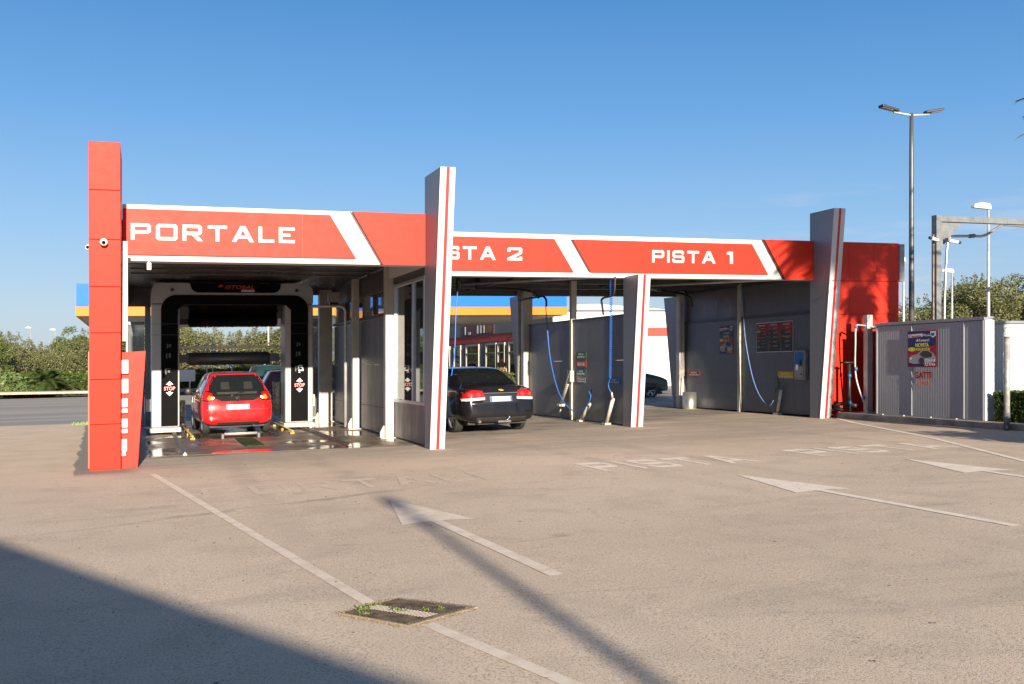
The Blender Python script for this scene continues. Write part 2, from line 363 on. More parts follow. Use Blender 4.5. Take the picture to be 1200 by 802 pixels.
# painted markings
def paint_material(name, worn):
    n = NT(name); p = n.pos()
    f = n.noise(p, 6, 6, .7); fine = n.noise(p, 95, 3, .75)
    k = n.math('MAXIMUM', n.math('MULTIPLY', n.rng(f, .3, .62, worn, 1. if worn > .01 else (.62 if worn > 0 else .22)), n.rng(fine, .34, .46, .35, 1)), 0)
    col = n.mix(k, (.62, .51, .40) if worn > 0 else (.56, .46, .36), (.84, .76, .66))
    n.bsdf(col, .8, 0, n.bump(fine, .3, .005)); return n.m
PAINT = paint_material('worn white road paint', .4); PAINT2 = paint_material('almost worn off road paint', -.25)
def poly_mark(name, polys, mat=PAINT, z=.005):
    m = MB()
    for p in polys: m.add([(x, y, z) for x, y in p], [tuple(range(len(p)))])
    return tag(m.build(name, mat), kind='structure')
def stripe(name, pts, wd, mat=PAINT):
    m = MB()
    for i in range(len(pts)-1):
        a, b = Vector(pts[i]), Vector(pts[i+1]); d = (b-a).normalized(); nn = Vector((-d.y, d.x))*wd/2
        m.add([(*(a+nn), .005), (*(a-nn), .005), (*(b-nn), .005), (*(b+nn), .005)], [(0, 1, 2, 3)])
    return tag(m.build(name, mat), kind='structure')
PAINT3 = paint_material('faded arrow paint', .0001)
stripe('lane_line', [(.165, 15.8), (1.41, 6.5)], .095, PAINT3); stripe('lane_line', [(1.62, 5.83), (2.1, 3.9), (2.6, 1.5)], .095, PAINT3)
stripe('bay_entry_line', [(13.0, 21.3), (15.62, 20.15)], .11, PAINT2)
stripe('lane_line', [(16.15, 20.35), (15.45, 18.9), (13.66, 14.45), (11.87, 10.86), (9.5, 6.2)], .11)
stripe('bay_entry_line', [(.2, 18.85), (2.2, 18.75), (4.7, 18.3)], .12, PAINT2)
def arrow(tip, tail, hw=.38, hl=1.85, sw=.12, name='lane_arrow', mat=PAINT):
    tip, tail = Vector(tip), Vector(tail); d = (tail-tip).normalized(); nn = Vector((d.y, -d.x)); b = tip+d*hl
    poly_mark(name, [[tuple(tip), tuple(b+nn*hw), tuple(b+nn*sw/2-d*.08), tuple(b-nn*sw/2-d*.08), tuple(b-nn*hw)][::-1],
        [tuple(b+nn*sw/2-d*.08), tuple(tail+nn*sw/2), tuple(tail-nn*sw/2), tuple(b-nn*sw/2-d*.08)]], mat)
arrow((2.70, 11.35), (2.86, 6.75), mat=PAINT3); arrow((7.45, 11.45), (7.41, 6.86)); arrow((10.7, 11.95), (10.0, 6.6))
def ground_word(word, x0, x1, y0, H, mat, gap=.4):
    m = MB(); put_word(m, word, (x0, y0, .004), (1, 0, 0), (0, 1, 0), x1-x0, H, .0002, gap)
    return tag(m.build('painted_word', mat), kind='structure')
ground_word('PISTA', 6.15, 8.75, 12.75, 1.15, PAINT); ground_word('PISTA', 9.98, 12.78, 12.95, 1.12, PAINT)
ground_word('2', 7.28, 7.62, 14.3, .5, PAINT2); ground_word('1', 11.42, 11.6, 14.6, .5, PAINT2)
ground_word('PORTALE', .72, 4.72, 12.6, 1.0, PAINT2)
# far verge and kerbs
tag(MB().box(-60, 17, 61.8, 64.6, 0, .13).build('far_kerb', pm('pale kerb concrete', (.42, .36, .28), .85, 0, .2, 1, .2)), kind='structure')
KERB = pm('weathered kerb concrete', (.30, .27, .23), .9, 0, .25, 3, .4, 40)
k = MB()
for i in range(14):
    y1 = 20.6-i*1.0; k.box(16.32, 16.5, y1-.994, y1, 0, .125)
tag(k.build('side_kerb', KERB, bevel=.012), kind='structure')
tag(MB().box(16.5, 60, 4, 20.93, 0, .115).build('side_pavement', pm('side pavement', (.33, .29, .25), .9, 0, .2, 1.2, .2)), kind='structure')

# ------------------------------------------------------------ the car wash building
B = thing('car_wash_building', 'red and white three bay car wash building with slanted blades, lettered fascias and open bays', 'car wash', (8, 18, 0))
Y1, Y2, YB = 17.9, 20.95, 28.0         # planes of the two front fascias and of the back
# -- blades
def blade(name, X0, X1, yb, yf0, yf1, top, stripe=True, back=False):
    sgn = 1
    m = MB(); m.prism([(X0, yb, 0), (X0, yf0, 0), (X0, yf1, top), (X0, yb, top)], (X1-X0, 0, 0))
    b = m.build(name, SIDE, B, bevel=.006)
    # front skin, split into sheets, and the red stripe
    d = Vector((0, yf1-yf0, top)).normalized(); nn = Vector((0, -d.z, d.y)) * (1 if yf1 < yb else -1)
    if nn.y*(yf0-yb) < 0: nn = -nn
    def P(x, h, o): q = Vector((x, yf0+(yf1-yf0)*h/top, h))+nn*o; return tuple(q)
    def slab(mm, xa, xb, h0, h1, o, t):
        mm.prism([P(xa, h0, o), P(xb, h0, o), P(xb, h1, o), P(xa, h1, o)], tuple(nn*t))
    wd = X1-X0; a, c = X0+wd*.42, X0+wd*.62
    s = MB(); cuts = [0, .52] + ([top*.66] if top > 4 else []) + [top]
    for i in range(len(cuts)-1):
        h0, h1 = cuts[i]+.004, cuts[i+1]-.002
        slab(s, X0-.004, a-.002, h0, h1, .0, .02); slab(s, c+.002, X1+.004, h0, h1, .0, .02)
    s.build('front_skin', WHITE2, b)
    r = MB(); slab(r, a, c, .004, top, .002, .022); r.build('red_stripe', RED2, b)
    return b
blade('blade', 4.93, 5.2, Y1+.0, 17.55, 16.87, 5.02)
blade('blade', 10.6, 10.9, 21.03, 20.65, 20.27, 3.5)
blade('blade', 15.85, 16.17, 21.03, 20.64, 20.08, 5.16)
# rear blades lean backwards
blade('blade', 10.62, 10.9, 27.62, 28.0, 28.75, 3.53); blade('blade', 15.98, 16.26, 27.85, 28.15, 28.75, 3.53)
# front left red pillar: stacked cassettes
pf0, pf1, pt = 16.84, 16.42, 5.05
m = MB()
hs = [0, .72, 1.42, 2.14, 2.85, 3.57, 4.32, pt]
def pfy(h): return pf0+(pf1-pf0)*h/pt
for i in range(7):
    a, b_ = hs[i]+(.004 if i else 0), hs[i+1]-.004
    m.prism([(-.745, 17.85, a), (-.745, pfy(a), a), (-.745, pfy(b_), b_), (-.745, 17.85, b_)], (.45, 0, 0))
m.build('red_pillar', RED, B, bevel=.004)
MB().box(-.775, -.752, 17.0, 17.8, .02, 1.86).build('side_cover', pm('grey red seam cover', (.45, .06, .04), .4, 0, .1, 3), B)
MB().box(-.66, -.38, 17.86, 18.05, .0, 4.2).build('post', DSTEEL, B)
MB().box(-.285, -.195, 17.12, 17.22, 2.02, 3.62).build('hanging_white_panel', WHITE, B, bevel=.004)
# -- portale fascia
def fascia_box(x0, x1, y, w0, w1, depth=.35): return MB().box(x0, x1, y, y+depth, w0, w1)
fb = fascia_box(-.29, 4.93, Y1, 3.385, 4.335).build('fascia', WHITE, B, bevel=.006)
def red_panel(pts, y, parent=B, t=.045, seams=()):
    m = MB(); m.prism([(x, y-.003, z) for x, z in pts], (0, -t, 0))
    o = m.build('red_panel', RED, parent, bevel=.003)
    return o
def dark_gap(pts, y, parent):       # the shadow gap profile behind a cassette
    MB().prism([(x, y-.002, z) for x, z in pts], (0, -.02, 0)).build('gap_profile', BLACKP, parent)
p1 = red_panel([(-.285, 3.485), (3.64, 3.485), (3.17, 4.255), (-.285, 4.255)], Y1)
m = MB(); put_word(m, 'PORTALE', (-.155, Y1-.048, 3.735), (1, 0, 0), (0, 0, 1), 2.70, .275, .006); m.build('lettering', LETW, p1)
p2 = red_panel([(4.13, 3.372), (4.925, 3.372), (4.925, 4.325), (3.57, 4.325)], Y1, t=.07)
MB().box(2.68, 2.683, Y1-.0495, Y1-.047, 3.485, 4.255).build('panel_seam', BLACKP, p1)
# return of the fascia between the two front planes
MB().box(4.93, 5.18, Y1+.01, Y2+.3, 3.39, 4.33).build('fascia_return', WHITE, B)
# -- pista fascia
fb = fascia_box(5.2, 18.52, Y2, 3.475, 4.44).build('fascia', WHITE, B, bevel=.006)
q1 = red_panel([(5.3, 3.585), (9.28, 3.585), (8.80, 4.335), (5.3, 4.335)], Y2)
m = MB(); put_word(m, 'PISTA', (5.70, Y2-.048, 3.83), (1, 0, 0), (0, 0, 1), 1.68, .29, .006); m.build('lettering', LETW, q1); m = MB(); put_word(m, '2', (7.66, Y2-.048, 3.83), (1, 0, 0), (0, 0, 1), .35, .29, .006); m.build('bay_number', LETW, q1)
q2 = red_panel([(9.71, 3.585), (14.53, 3.585), (14.06, 4.335), (9.25, 4.335)], Y2)
m = MB(); put_word(m, 'PISTA', (11.29, Y2-.048, 3.84), (1, 0, 0), (0, 0, 1), 1.72, .29, .006); m.build('lettering', LETW, q2); m = MB(); put_word(m, '1', (13.33, Y2-.048, 3.84), (1, 0, 0), (0, 0, 1), .17, .29, .006); m.build('bay_number', LETW, q2)
q3 = red_panel([(15.02, 3.468), (15.84, 3.468), (15.84, 4.45), (14.40, 4.45)], Y2, t=.075)
for xx, q in ((8.3, q1), (13.62, q2), (10.4, q2)): MB().box(xx, xx+.004, Y2-.0495, Y2-.047, 3.585, 4.335).build('panel_seam', BLACKP, q)
for pts, q in (([(9.705, 3.6), (9.67, 3.6), (9.212, 4.335), (9.245, 4.335)], q2), ([(15.01, 3.48), (14.965, 3.48), (14.345, 4.45), (14.39, 4.45)], q3), ([(4.12, 3.39), (4.09, 3.39), (3.53, 4.325), (3.56, 4.325)], p2)):
    dark_gap(pts, Y2 if q is not p2 else Y1, q)
for xx in (6.9, 11.9): MB().box(xx, xx+.004, Y2-.003, Y2-.0005, 3.48, 3.58).build('band_joint', BLACKP, fb)
# -- red end wall in cassettes
m = MB()
for a, b_ in ((.02, .95), (.96, 1.72), (1.73, 2.6), (2.61, 3.45), (3.46, 4.45)):
    for xa, xb in ((16.18, 16.95), (16.954, 17.72), (17.724, 18.53)): m.box(xa, xb, Y2-.06, Y2-.005, a, b_)
m.build('red_end_wall', RED, B, bevel=.003)
MB().box(16.2, 18.5, Y2, Y2+.12, 0, 3.47).build('end_wall_core', DSTEEL, B)
MB().box(18.54, 18.70, Y2-.08, YB, 3.46, 4.43).build('side_fascia', SIDE, B, bevel=.004)
MB().box(18.40, 18.5, Y2+.13, YB, 0, 3.47).build('outer_side_wall', GREY, B)
# -- roof, soffit, rear fascia, beams
MB().box(-.28, 5.17, Y1+.36, YB-.3, 4.05, 4.12).build('roof', DSTEEL, B); MB().box(5.2, 18.5, Y2+.36, YB-.3, 4.12, 4.19).build('roof', DSTEEL, B)
MB().box(-.28, 4.92, Y1+.36, YB-.3, 3.68, 3.72).build('soffit', SOFFIT, B)
MB().box(5.2, 18.5, Y2+.36, YB-.3, 3.78, 3.82).build('soffit', SOFFIT, B)
MB().box(-.3, 18.5, YB-.28, YB, 3.52, 4.4).build('rear_fascia', DSTEEL, B)
for y in (22.6, 24.3, 26.1): MB().box(5.25, 15.9, y, y+.12, 3.6, 3.775).build('cross_beam', DSTEEL, B)
for x in (7.0, 8.9, 12.4, 14.3): MB().box(x, x+.1, Y2+.37, YB-.3, 3.66, 3.776).build('long_beam', DSTEEL, B)
for y in (19.0, 20.1, 21.2, 22.3, 23.4): MB().box(-.2, 4.9, y, y+.35, 3.655, 3.676).build('soffit_strip', pm('ridged ceiling strip', (.13, .12, .11), .35, .5, .05, 4), B)
for pa in ([(15.7, 21.6, 3.55), (12.6, 24.2, 3.55)], [(12.5, 24.3, 3.55), (15.7, 27, 3.55)], [(10.3, 21.7, 3.55), (7.3, 24.5, 3.56)]): MB().tube(pa, .035).build('wind_brace', STEEL, B)
MB().box(-.35, -.28, Y1+.2, YB, 3.25, 4.1).build('upper_side_cladding', DSTEEL, B)
MB().box(-.34, .28, YB-.15, YB-.05, 3.2, 3.6).build('rear_corner_cladding', DSTEEL, B)
# -- posts
def post(x0, x1, y0, y1, h=3.66, foot=True, mat=STEEL):
    o = MB().box(x0, x1, y0, y1, 0, h).build('post', mat, B, bevel=.006)
    if foot:
        m = MB(); cx = (x0+x1)/2
        m.box(x0-.12, x1+.12, y0-.12, y1+.12, 0, .015)
        m.prism([(x0-.01, (y0+y1)/2-.03, .016), (x0-.10, (y0+y1)/2-.03, .016), (x0-.10, (y0+y1)/2-.03, .12), (x0-.03, (y0+y1)/2-.03, .26), (x0-.01, (y0+y1)/2-.03, .26)], (0, .06, 0))
        m.build('foot_plate', mat, o)
    return o
CREAM = pm('cream coated post', (.48, .45, .40), .5, .1, .1, 3)
post(4.86, 5.04, 20.75, 20.95, mat=CREAM); post(4.84, 5.0, 24.15, 24.35, mat=CREAM); post(4.62, 4.98, 27.7, 27.95, mat=CREAM)
for p_ in (4.4,): pass
MB().tube([(4.74, 24.55, .03), (4.74, 24.55, 2.9), (4.70, 24.55, 2.98), (4.6, 24.55, 3.02), (3.9, 24.7, 3.02)], .04).build('drain_pipe', STEEL, B)
# portale right-hand wall: glazed front, panels behind
wl = MB()
wl.box(5.05, 5.13, 18.35, 20.74, .03, .76); wl.build('low_wall_panel', GREY, B)
fr = MB()
for a in ((5.03, 5.12, 18.32, 20.74, .765, .82), (5.03, 5.12, 18.32, 20.74, 3.18, 3.24), (5.03, 5.12, 18.33, 18.39, .83, 3.17), (5.03, 5.12, 19.16, 19.24, .83, 3.17), (5.03, 5.12, 20.68, 20.74, .83, 3.17)): fr.box(*a)
wf = fr.build('window_frame', ALU, B, bevel=.004)
MB().box(5.065, 5.075, 18.4, 20.66, .83, 3.17).build('window_pane', WINGL, wf)
MB().box(5.03, 5.14, 18.3, 27.6, 3.26, 3.66).build('upper_wall', DSTEEL, B)
m = MB()
for (ya, yb) in ((20.97, 22.6), (22.62, 24.13), (24.37, 26.0), (26.02, 27.68)):
    for z0, z1 in ((.03, .6), (.61, 1.56), (1.57, 2.62)): m.box(5.04, 5.10, ya, yb, z0, z1)
m.build('wall_panel', GREY, B)
m = MB()
for a in ((5.0, 5.12, 20.97, 27.68, 2.64, 2.70), (5.0, 5.12, 20.97, 27.68, 3.2, 3.255), (5.0, 5.12, 22.58, 22.64, 2.71, 3.19), (5.0, 5.12, 25.97, 26.03, 2.71, 3.19)): m.box(*a)
wf2 = m.build('window_frame', DSTEEL, B)
MB().box(5.06, 5.07, 21.0, 27.66, 2.71, 3.19).build('window_pane', DIRTGL, wf2)
# rear side screen beyond the last post
m = MB()
for a in ((4.45, 4.49, 28.3, 28.36, .06, 2.95), (4.82, 4.86, 28.3, 28.36, .06, 3.05), (5.2, 5.26, 28.3, 28.36, .06, 3.0), (4.5, 5.2, 28.3, 28.36, .06, .12), (4.5, 5.2, 28.3, 28.36, 2.9, 2.96), (4.87, 5.19, 28.3, 28.36, .78, .84)): m.box(*a)
sf = m.build('rear_screen_frame', ALU, B); MB().box(4.5, 4.815, 28.32, 28.33, .13, 2.89).build('rear_screen_pane', DIRTGL, sf); MB().box(4.87, 5.19, 28.32, 28.33, .85, 2.89).build('rear_screen_pane', WINGL, sf)
MB().box(4.87, 5.19, 28.31, 28.34, .13, .77).build('rear_screen_panel', pm('blue grey panel', (.08, .11, .17), .4, .2, .1, 3), sf)
# rear left screen
m = MB()
for a in ((-.36, -.31, 27.75, 27.83, .05, 2.8), (.10, .24, 27.75, 27.86, .05, 3.2), (-.3, .09, 27.75, 27.83, 2.72, 2.8), (-.3, .09, 27.75, 27.83, 1.45, 1.53), (-.3, .09, 27.75, 27.83, .05, .12)): m.box(*a)
BLUEG = pm('blue grey frame', (.12, .15, .18), .4, .3, .1, 3)
sf = m.build('rear_left_frame', BLUEG, B); MB().box(-.3, .09, 27.78, 27.79, 1.54, 2.71).build('rear_left_pane', DIRTGL, sf); MB().box(-.3, .09, 27.77, 27.80, .13, 1.44).build('rear_left_panel', BLUEG, sf)
# left side wall of the portale lane, low, seen edge on
# divider between the two open bays
m = MB()
for ya, yb in ((21.06, 24.08), (24.22, 27.2)):
    for z0, z1 in ((.04, .66), (.6625, 1.55), (1.5525, 2.60)): m.box(10.66, 10.74, ya, yb, z0, z1)
m.build('divider_panel', GREY, B)
MB().box(10.645, 10.755, 21.05, 27.25, 2.603, 2.64).build('divider_cap', DSTEEL, B)
post(10.62, 10.78, 24.09, 24.21, foot=False, mat=CREAM); post(10.5, 10.78, 27.26, 27.5, foot=False, mat=CREAM); post(10.46, 10.6, 27.62, 27.74, foot=False, mat=CREAM)
# right wall of bay one
m = MB()
for ya, yb in ((21.1, 24.38), (24.52, 27.7)):
    for z0, z1 in ((.04, .80), (.8025, 1.66), (1.6625, 2.64)): m.box(16.06, 16.14, ya, yb, z0, z1)
m.build('side_wall_panel', GREY, B)
MB().box(16.03, 16.15, 21.1, 27.7, 2.645, 2.70).build('side_wall_rail', DSTEEL, B)
m = MB()
for ya, yb in ((21.1, 24.38), (24.52, 27.7)): m.box(16.08, 16.14, ya, yb, 2.705, 3.7)
m.build('upper_side_wall', GREY, B)
MB().box(16.03, 16.15, 21.1, 27.7, 3.54, 3.6).build('side_wall_rail', DSTEEL, B)
post(15.98, 16.12, 24.39, 24.51, foot=False, mat=CREAM); post(15.82, 16.0, 27.5, 27.7, foot=False, mat=CREAM)
MB().box(16.16, 18.3, 27.6, 27.7, 0, 3.5).build('rear_wall', GREYF, B)

# ------------------------------------------------------------ things fixed to or standing by the building
def dome_cam(x, y, z, label):
    t = thing('security_camera', label, 'camera', (x, y, z))
    m = MB(); m.lathe([(0, 0), (.05, .005), (.055, -.03), (.05, -.05)][::1], (0, 0, 0), 'Y', 16); m.build('mount', LETW, t, site=False)
    m = MB(); m.lathe([(.045, -.045), (.06, -.07), (.058, -.10), (.04, -.13), (0, -.14)], (0, 0, 0), 'Y', 18); m.build('housing', LETW, t, site=False)
    m = MB(); m.lathe([(.028, -.128), (.026, -.15), (.014, -.165), (0, -.168)], (0, 0, -.01), 'Y', 12); m.build('lens', BLACKG, t, site=False)
dome_cam(-.53, pfy(3.52), 3.52, 'small white dome camera on the front of the tall red pillar')
t = thing('security_camera', 'white camera poking out on the left edge of the tall red pillar', 'camera', (-.78, 17.0, 3.5))
MB().tube([(0, .1, 0), (0, -.07, -.01)], .035, 12).build('housing', LETW, t, site=False); MB().box(.0, .04, .02, .07, -.01, .05).build('bracket', LETW, t, site=False); MB().tube([(0, -.071, -.01), (0, -.08, -.01)], .025, 12).build('lens', BLACKG, t, site=False)
t = thing('spotlight', 'small white spotlight hanging under the lower edge of the first fascia', 'spotlight', (.13, 17.84, 3.33))
MB().box(-.035, .035, -.05, .03, -.10, .02).build('housing', LETW, t, site=False, bevel=.006); MB().box(-.012, .012, -.01, .055, .021, .10).build('bracket', STEEL, t, site=False)
# payment terminal: slanted red board with white slots
t = thing('payment_terminal', 'slanted red payment board with white boxes up its left side beside the tall pillar', 'payment terminal', (-.05, 17.0, 0))
m = MB(); m.prism([(-.285, 16.98, .0), (-.045, 16.98, 0), (.075, 16.98, 1.86), (-.285, 16.98, 1.84)], (0, .07, 0)); m.build('board', RED, t, bevel=.004)
m = MB(); m.prism([(-.28, 17.06, .0), (-.24, 17.06, 0), (-.24, 17.06, 1.8), (-.28, 17.06, 1.8)], (0, .5, 0)); m.build('cabinet', RED, t)
for z0, z1, xx in ((1.50, 1.72, .10), (1.19, 1.42, .10), (.97, 1.11, .09), (.88, .95, .09), (.65, .79, .09), (.56, .63, .09), (.27, .47, .08), (.20, .26, .06)):
    MB().box(-.283, -.283+xx, 16.90, 16.976, z0, z1).build('slot_box', LETW, t, bevel=.01)
# ivory beacon box
t = thing('control_box', 'beige control box hung high on the inner wall behind the washing machine', 'box', (4.73, 26.0, 3.2)); MB().box(-.17, .13, -.1, .1, 0, .26).build('case', pm('beige box', (.5, .47, .4), .5), t, site=False, bevel=.01); MB().box(-.13, .08, -.08, .08, -.12, -.001).build('glands', BLACKP, t, site=False)

# washing portal machine
W_ = thing('washing_portal', 'black and silver gantry car wash machine with roller brush over the red hatchback', 'wash gantry', (2.1, 25.8, 0))
gy = 25.05
def leg(x0, x1, bx0, bx1):
    o = MB().box(x0, x1, gy+.02, gy+.85, .16, 3.1).build('leg', SILVER, W_, bevel=.03)
    m = MB(); m.box(bx0, bx1, gy-.012, gy+.018, .2, 2.95); m.build('black_panel', BLACKG, o)
    m = MB()
    for z in (2.36, 2.62): m.box(x0+.003, x1-.003, gy-.015, gy-.013, z, z+.006)
    m.build('joint', DSTEEL, o)
    m = MB(); m.box(x0-.03, x1+.03, gy-.03, gy+.87, .05, .155); m.build('bumper_plate', pm('stained white plate', (.62, .58, .5), .6, 0, .3, 8), o, bevel=.01)
    MB().box(x0-.0 if x0 < 1 else x1, x0-.11 if x0 < 1 else x1+.05, gy+.05, gy+.3, .55, .85).build('side_box', SILVER, o, bevel=.01)
    return o
legL = leg(.23, .87, .45, .83); legR = leg(3.34, 4.03, 3.48, 3.90)
def arc(cx, cz, r, a0, a1, n=8): return [(cx+r*math.cos(R(a0+(a1-a0)*i/n)), cz+r*math.sin(R(a0+(a1-a0)*i/n))) for i in range(n+1)]
o = arc(.45, 3.38, .22, 180, 90); o2 = arc(3.81, 3.38, .22, 90, 0)
# silver header: outer outline minus black arch
m = MB(); m.prism([(x, gy+.02, z) for x, z in [(.23, 3.11)]+o+o2+[(4.03, 3.11)]], (0, 1.5, 0)); hd = m.build('header', SILVER, W_)
a1 = arc(.80, 2.96, .35, 180, 90); a2 = arc(3.55, 2.96, .35, 90, 0)
m = MB(); m.prism([(x, gy-.012, z) for x, z in [(.45, 2.951)]+a1+a2+[(3.90, 2.951)]+[(3.48, 2.951), (3.36, 3.07), (3.25, 3.09), (1.0, 3.09), (.92, 3.07), (.83, 2.951)]], (0, .03, 0)); m.build('black_arch', BLACKG, hd)
lp = [(1.08, 3.60)]+arc(1.30, 3.55, .18, 180, 270)+arc(3.05, 3.55, .18, 270, 360)+[(3.23, 3.60)]
m = MB(); m.prism([(x, gy-.02, z) for x, z in lp], (0, .035, 0)); lgp = m.build('logo_plate', BLACKG, hd)
LR = pm('red logo print', (.5, .02, .03), .4)
m = MB(); put_text(m, 'ISTOBAL', (1.92, gy-.024, 3.46), (1, 0, 0), (0, 0, 1), .68, .09, .002, .02, .2); m.prism([(1.75, gy-.024, 3.50), (1.83, gy-.024, 3.50), (1.87, gy-.024, 3.56), (1.79, gy-.024, 3.56)], (0, -.004, 0)); m.build('logo', LR, lgp)
m = MB(); m.box(2.29, 2.6, gy-.03, gy-.024, 3.39, 3.445); m.build('logo_tab', pm('grey print', (.45, .43, .43), .5), lgp)
m = MB()
for x in (.70, 3.62): m.lathe([(0, -.03), (.035, -.03), (.04, .0)], (x, gy, 3.43), 'Y', 14)
m.build('sensor', BLACKP, hd)
def stop_sign(cx, parent, z=1.09):
    m = MB()
    for s in (1, -1):
        z0 = z+s*.092; m.prism([(cx-.085, gy-.014, z0), (cx, gy-.014, z0+s*.085), (cx+.085, gy-.014, z0), (cx+.085, gy-.014, z0+s*.03), (cx, gy-.014, z0+s*.118)][:3]+[(cx+.03, gy-.014, z0), (cx+.03, gy-.014, z0-s*.022), (cx-.03, gy-.014, z0-s*.022), (cx-.03, gy-.014, z0)], (0, -.003, 0))
    a = m.build('stop_arrow', LETW, parent)
    m = MB(); put_text(m, 'STOP', (cx-.125, gy-.014, z-.045), (1, 0, 0), (0, 0, 1), .25, .09, .0015, .03); m.build('stop_lettering', pm('red white print', (.85, .3, .25), .5), parent)
stop_sign(.64, legL); stop_sign(3.69, legR)
m = MB()
for (dx, dz, w_, h_) in ((-.06, .0, .11, .025), (-.06, -.05, .03, .05), (0, -.04, .06, .02), (-.05, -.12, .13, .03), (.04, -.1, .03, .06), (-.05, -.16, .05, .02)): m.box(3.71+dx, 3.71+dx+w_, gy-.018, gy-.013, 1.56+dz, 1.56+dz+h_)
m.build('white_symbol', LETW, legR)
m = MB()
for bx in (.6, 3.64):
    for (dx, dz, w_, h_) in ((-.02, .0, .03, .1), (.03, .02, .04, .07), (-.04, -.25, .03, .12), (.02, -.23, .05, .1), (-.06, -.5, .12, .02), (-.06, -.62, .03, .12), (0, -.58, .05, .05)): m.box(bx+dx, bx+dx+w_, gy-.016, gy-.012, 2.05+dz, 2.05+dz+h_)
m.build('dim_symbol', pm('unlit symbol', (.05, .05, .055), .4), legL)
# brushes made of many bristle strips
def brush(c0, c1, r, name, mat, n, parent, red=None):
    m = MB(); m.mi = 0; c0 = Vector(c0); c1 = Vector(c1); ax = (c1-c0); Ln = ax.length; ax.normalize()
    u = ax.cross(Vector((.3, 1, .2))).normalized(); v = ax.cross(u)
    rr = random.Random(5)
    m.tube([c0, c1], .09, 12)
    for i in range(n):
        q = rr.random(); a = rr.random()*6.283; d = u*math.cos(a)+v*math.sin(a); L_ = r*rr.uniform(.86, 1.03); a2 = a+rr.uniform(-.2, .2); d2 = u*math.cos(a2)+v*math.sin(a2)
        p = c0+ax*q*Ln; s = ax*.018; k = d.cross(ax)*.012; e = p+d2*L_+ax*rr.uniform(-.03, .03)
        m.mi = 1 if (red and red[0] < q < red[1]) else 0
        m.add([p+d*.05-s, p+d*.05+s, e+s*.8, e-s*.8], [(0, 1, 2, 3)]); m.add([p+d*.05-k, p+d*.05+k, e+k*.8, e-k*.8], [(0, 1, 2, 3)])
    return m.build(name, mat, parent)
BR = [pm('black bristles', (.012, .012, .014), .75, 0, .3, 9), pm('red bristles', (.09, .006, .008), .7, 0, .2, 9)]
brush((1.12, gy+.75, 2.90), (3.2, gy+.75, 2.90), .33, 'roller_brush', BR, 5200, W_, (.13, .2))
brush((3.27, gy+1.05, .35), (3.27, gy+1.05, 1.15), .11, 'side_brush', BR, 800, W_); brush((.93, gy+1.05, .2), (.93, gy+1.05, .75), .12, 'side_brush', BR, 500, W_)
for xa, xb in ((.88, 1.11), (3.21, 3.33)): MB().box(xa, xb, gy+.6, gy+.84, 2.78, 3.07).build('brush_bearing', DSTEEL, W_)
MB().box(.88, 3.33, gy+1.38, gy+1.48, 2.66, 3.3).build('rear_apron', BLACKP, W_)
MB().box(.875, 3.335, gy+.04, gy+1.36, 3.085, 3.105).build('under_cover', BLACKP, W_)
m = MB(); m.box(.88, 3.33, gy+1.3, gy+1.36, 2.05, 2.11); dr = m.build('dryer_bar', STEEL, W_)
m = MB(); m.lathe([(.09, 0), (.16, .1), (.16, 2.0), (.09, 2.1)], (1.05, gy+1.2, 1.79), 'X', 16); m.box(.88, 1.12, gy+1.08, gy+1.3, 1.70, 1.9); m.box(3.1, 3.33, gy+1.08, gy+1.3, 1.70, 1.9)
for i in range(18): m.box(1.25+i*.1, 1.29+i*.1, gy+1.1, gy+1.2, 1.93, 1.98)
m.build('nozzle_box', DSTEEL, dr)
# rails and wheel guides on the lane
GALV = pm('wet worn steel', (.22, .20, .18), .35, .7, .25, 8)
for x, ya in ((.74, 18.75), (3.76, 19.0)):
    m = MB(); m.box(x-.035, x+.035, ya, 31.5, .006, .045); m.box(x-.012, x+.012, ya, 31.5, .046, .07)
    tag(m.build('machine_rail', GALV), 'left steel rail set in the wet floor for the washing machine' if x < 1 else 'right steel rail set in the wet floor for the washing machine', 'rail', 'rails of the washing machine')
YEL = pm('chipped yellow paint', (.36, .24, .03), .5, 0, .5, 7)
for x0, x1, y0, y1, lb in ((1.06, .98, 22.8, 30, 'yellow tube wheel guide left of the red hatchback'), (3.28, 3.36, 23.3, 30, 'yellow tube wheel guide right of the red hatchback')):
    m = MB(); m.tube([(x0, y0, .07), (x1, y1, .07)], .022, 10)
    t = tag(m.build('wheel_guide', YEL), lb, 'wheel guide')
    m = MB()
    for k_ in range(5): yy = y0+.05+k_*1.6; m.box(x0-.05, x0+.05, yy, yy+.08, .0, .044)
    m.build('clamp', YEL, t)
tag(MB().box(1.93, 2.3, 20.2, 22.6, .006, .02).build('floor_mat', pm('green wet mat', (.035, .075, .028), .8, 0, .35, 6, .4, 80, spec=.1)), 'dark green wet mat on the floor behind the red hatchback', 'mat')
t = tag(MB().tube([(1.72, 22.75, .10), (2.42, 22.75, .10)], .03, 10).build('stop_bar', STEEL), 'silver bar lying across the floor behind the red hatchback', 'bar')
m = MB(); m.box(1.66, 1.71, 22.72, 22.78, .0, .1); m.box(2.43, 2.48, 22.72, 22.78, 0, .1); m.build('bracket', DSTEEL, t)

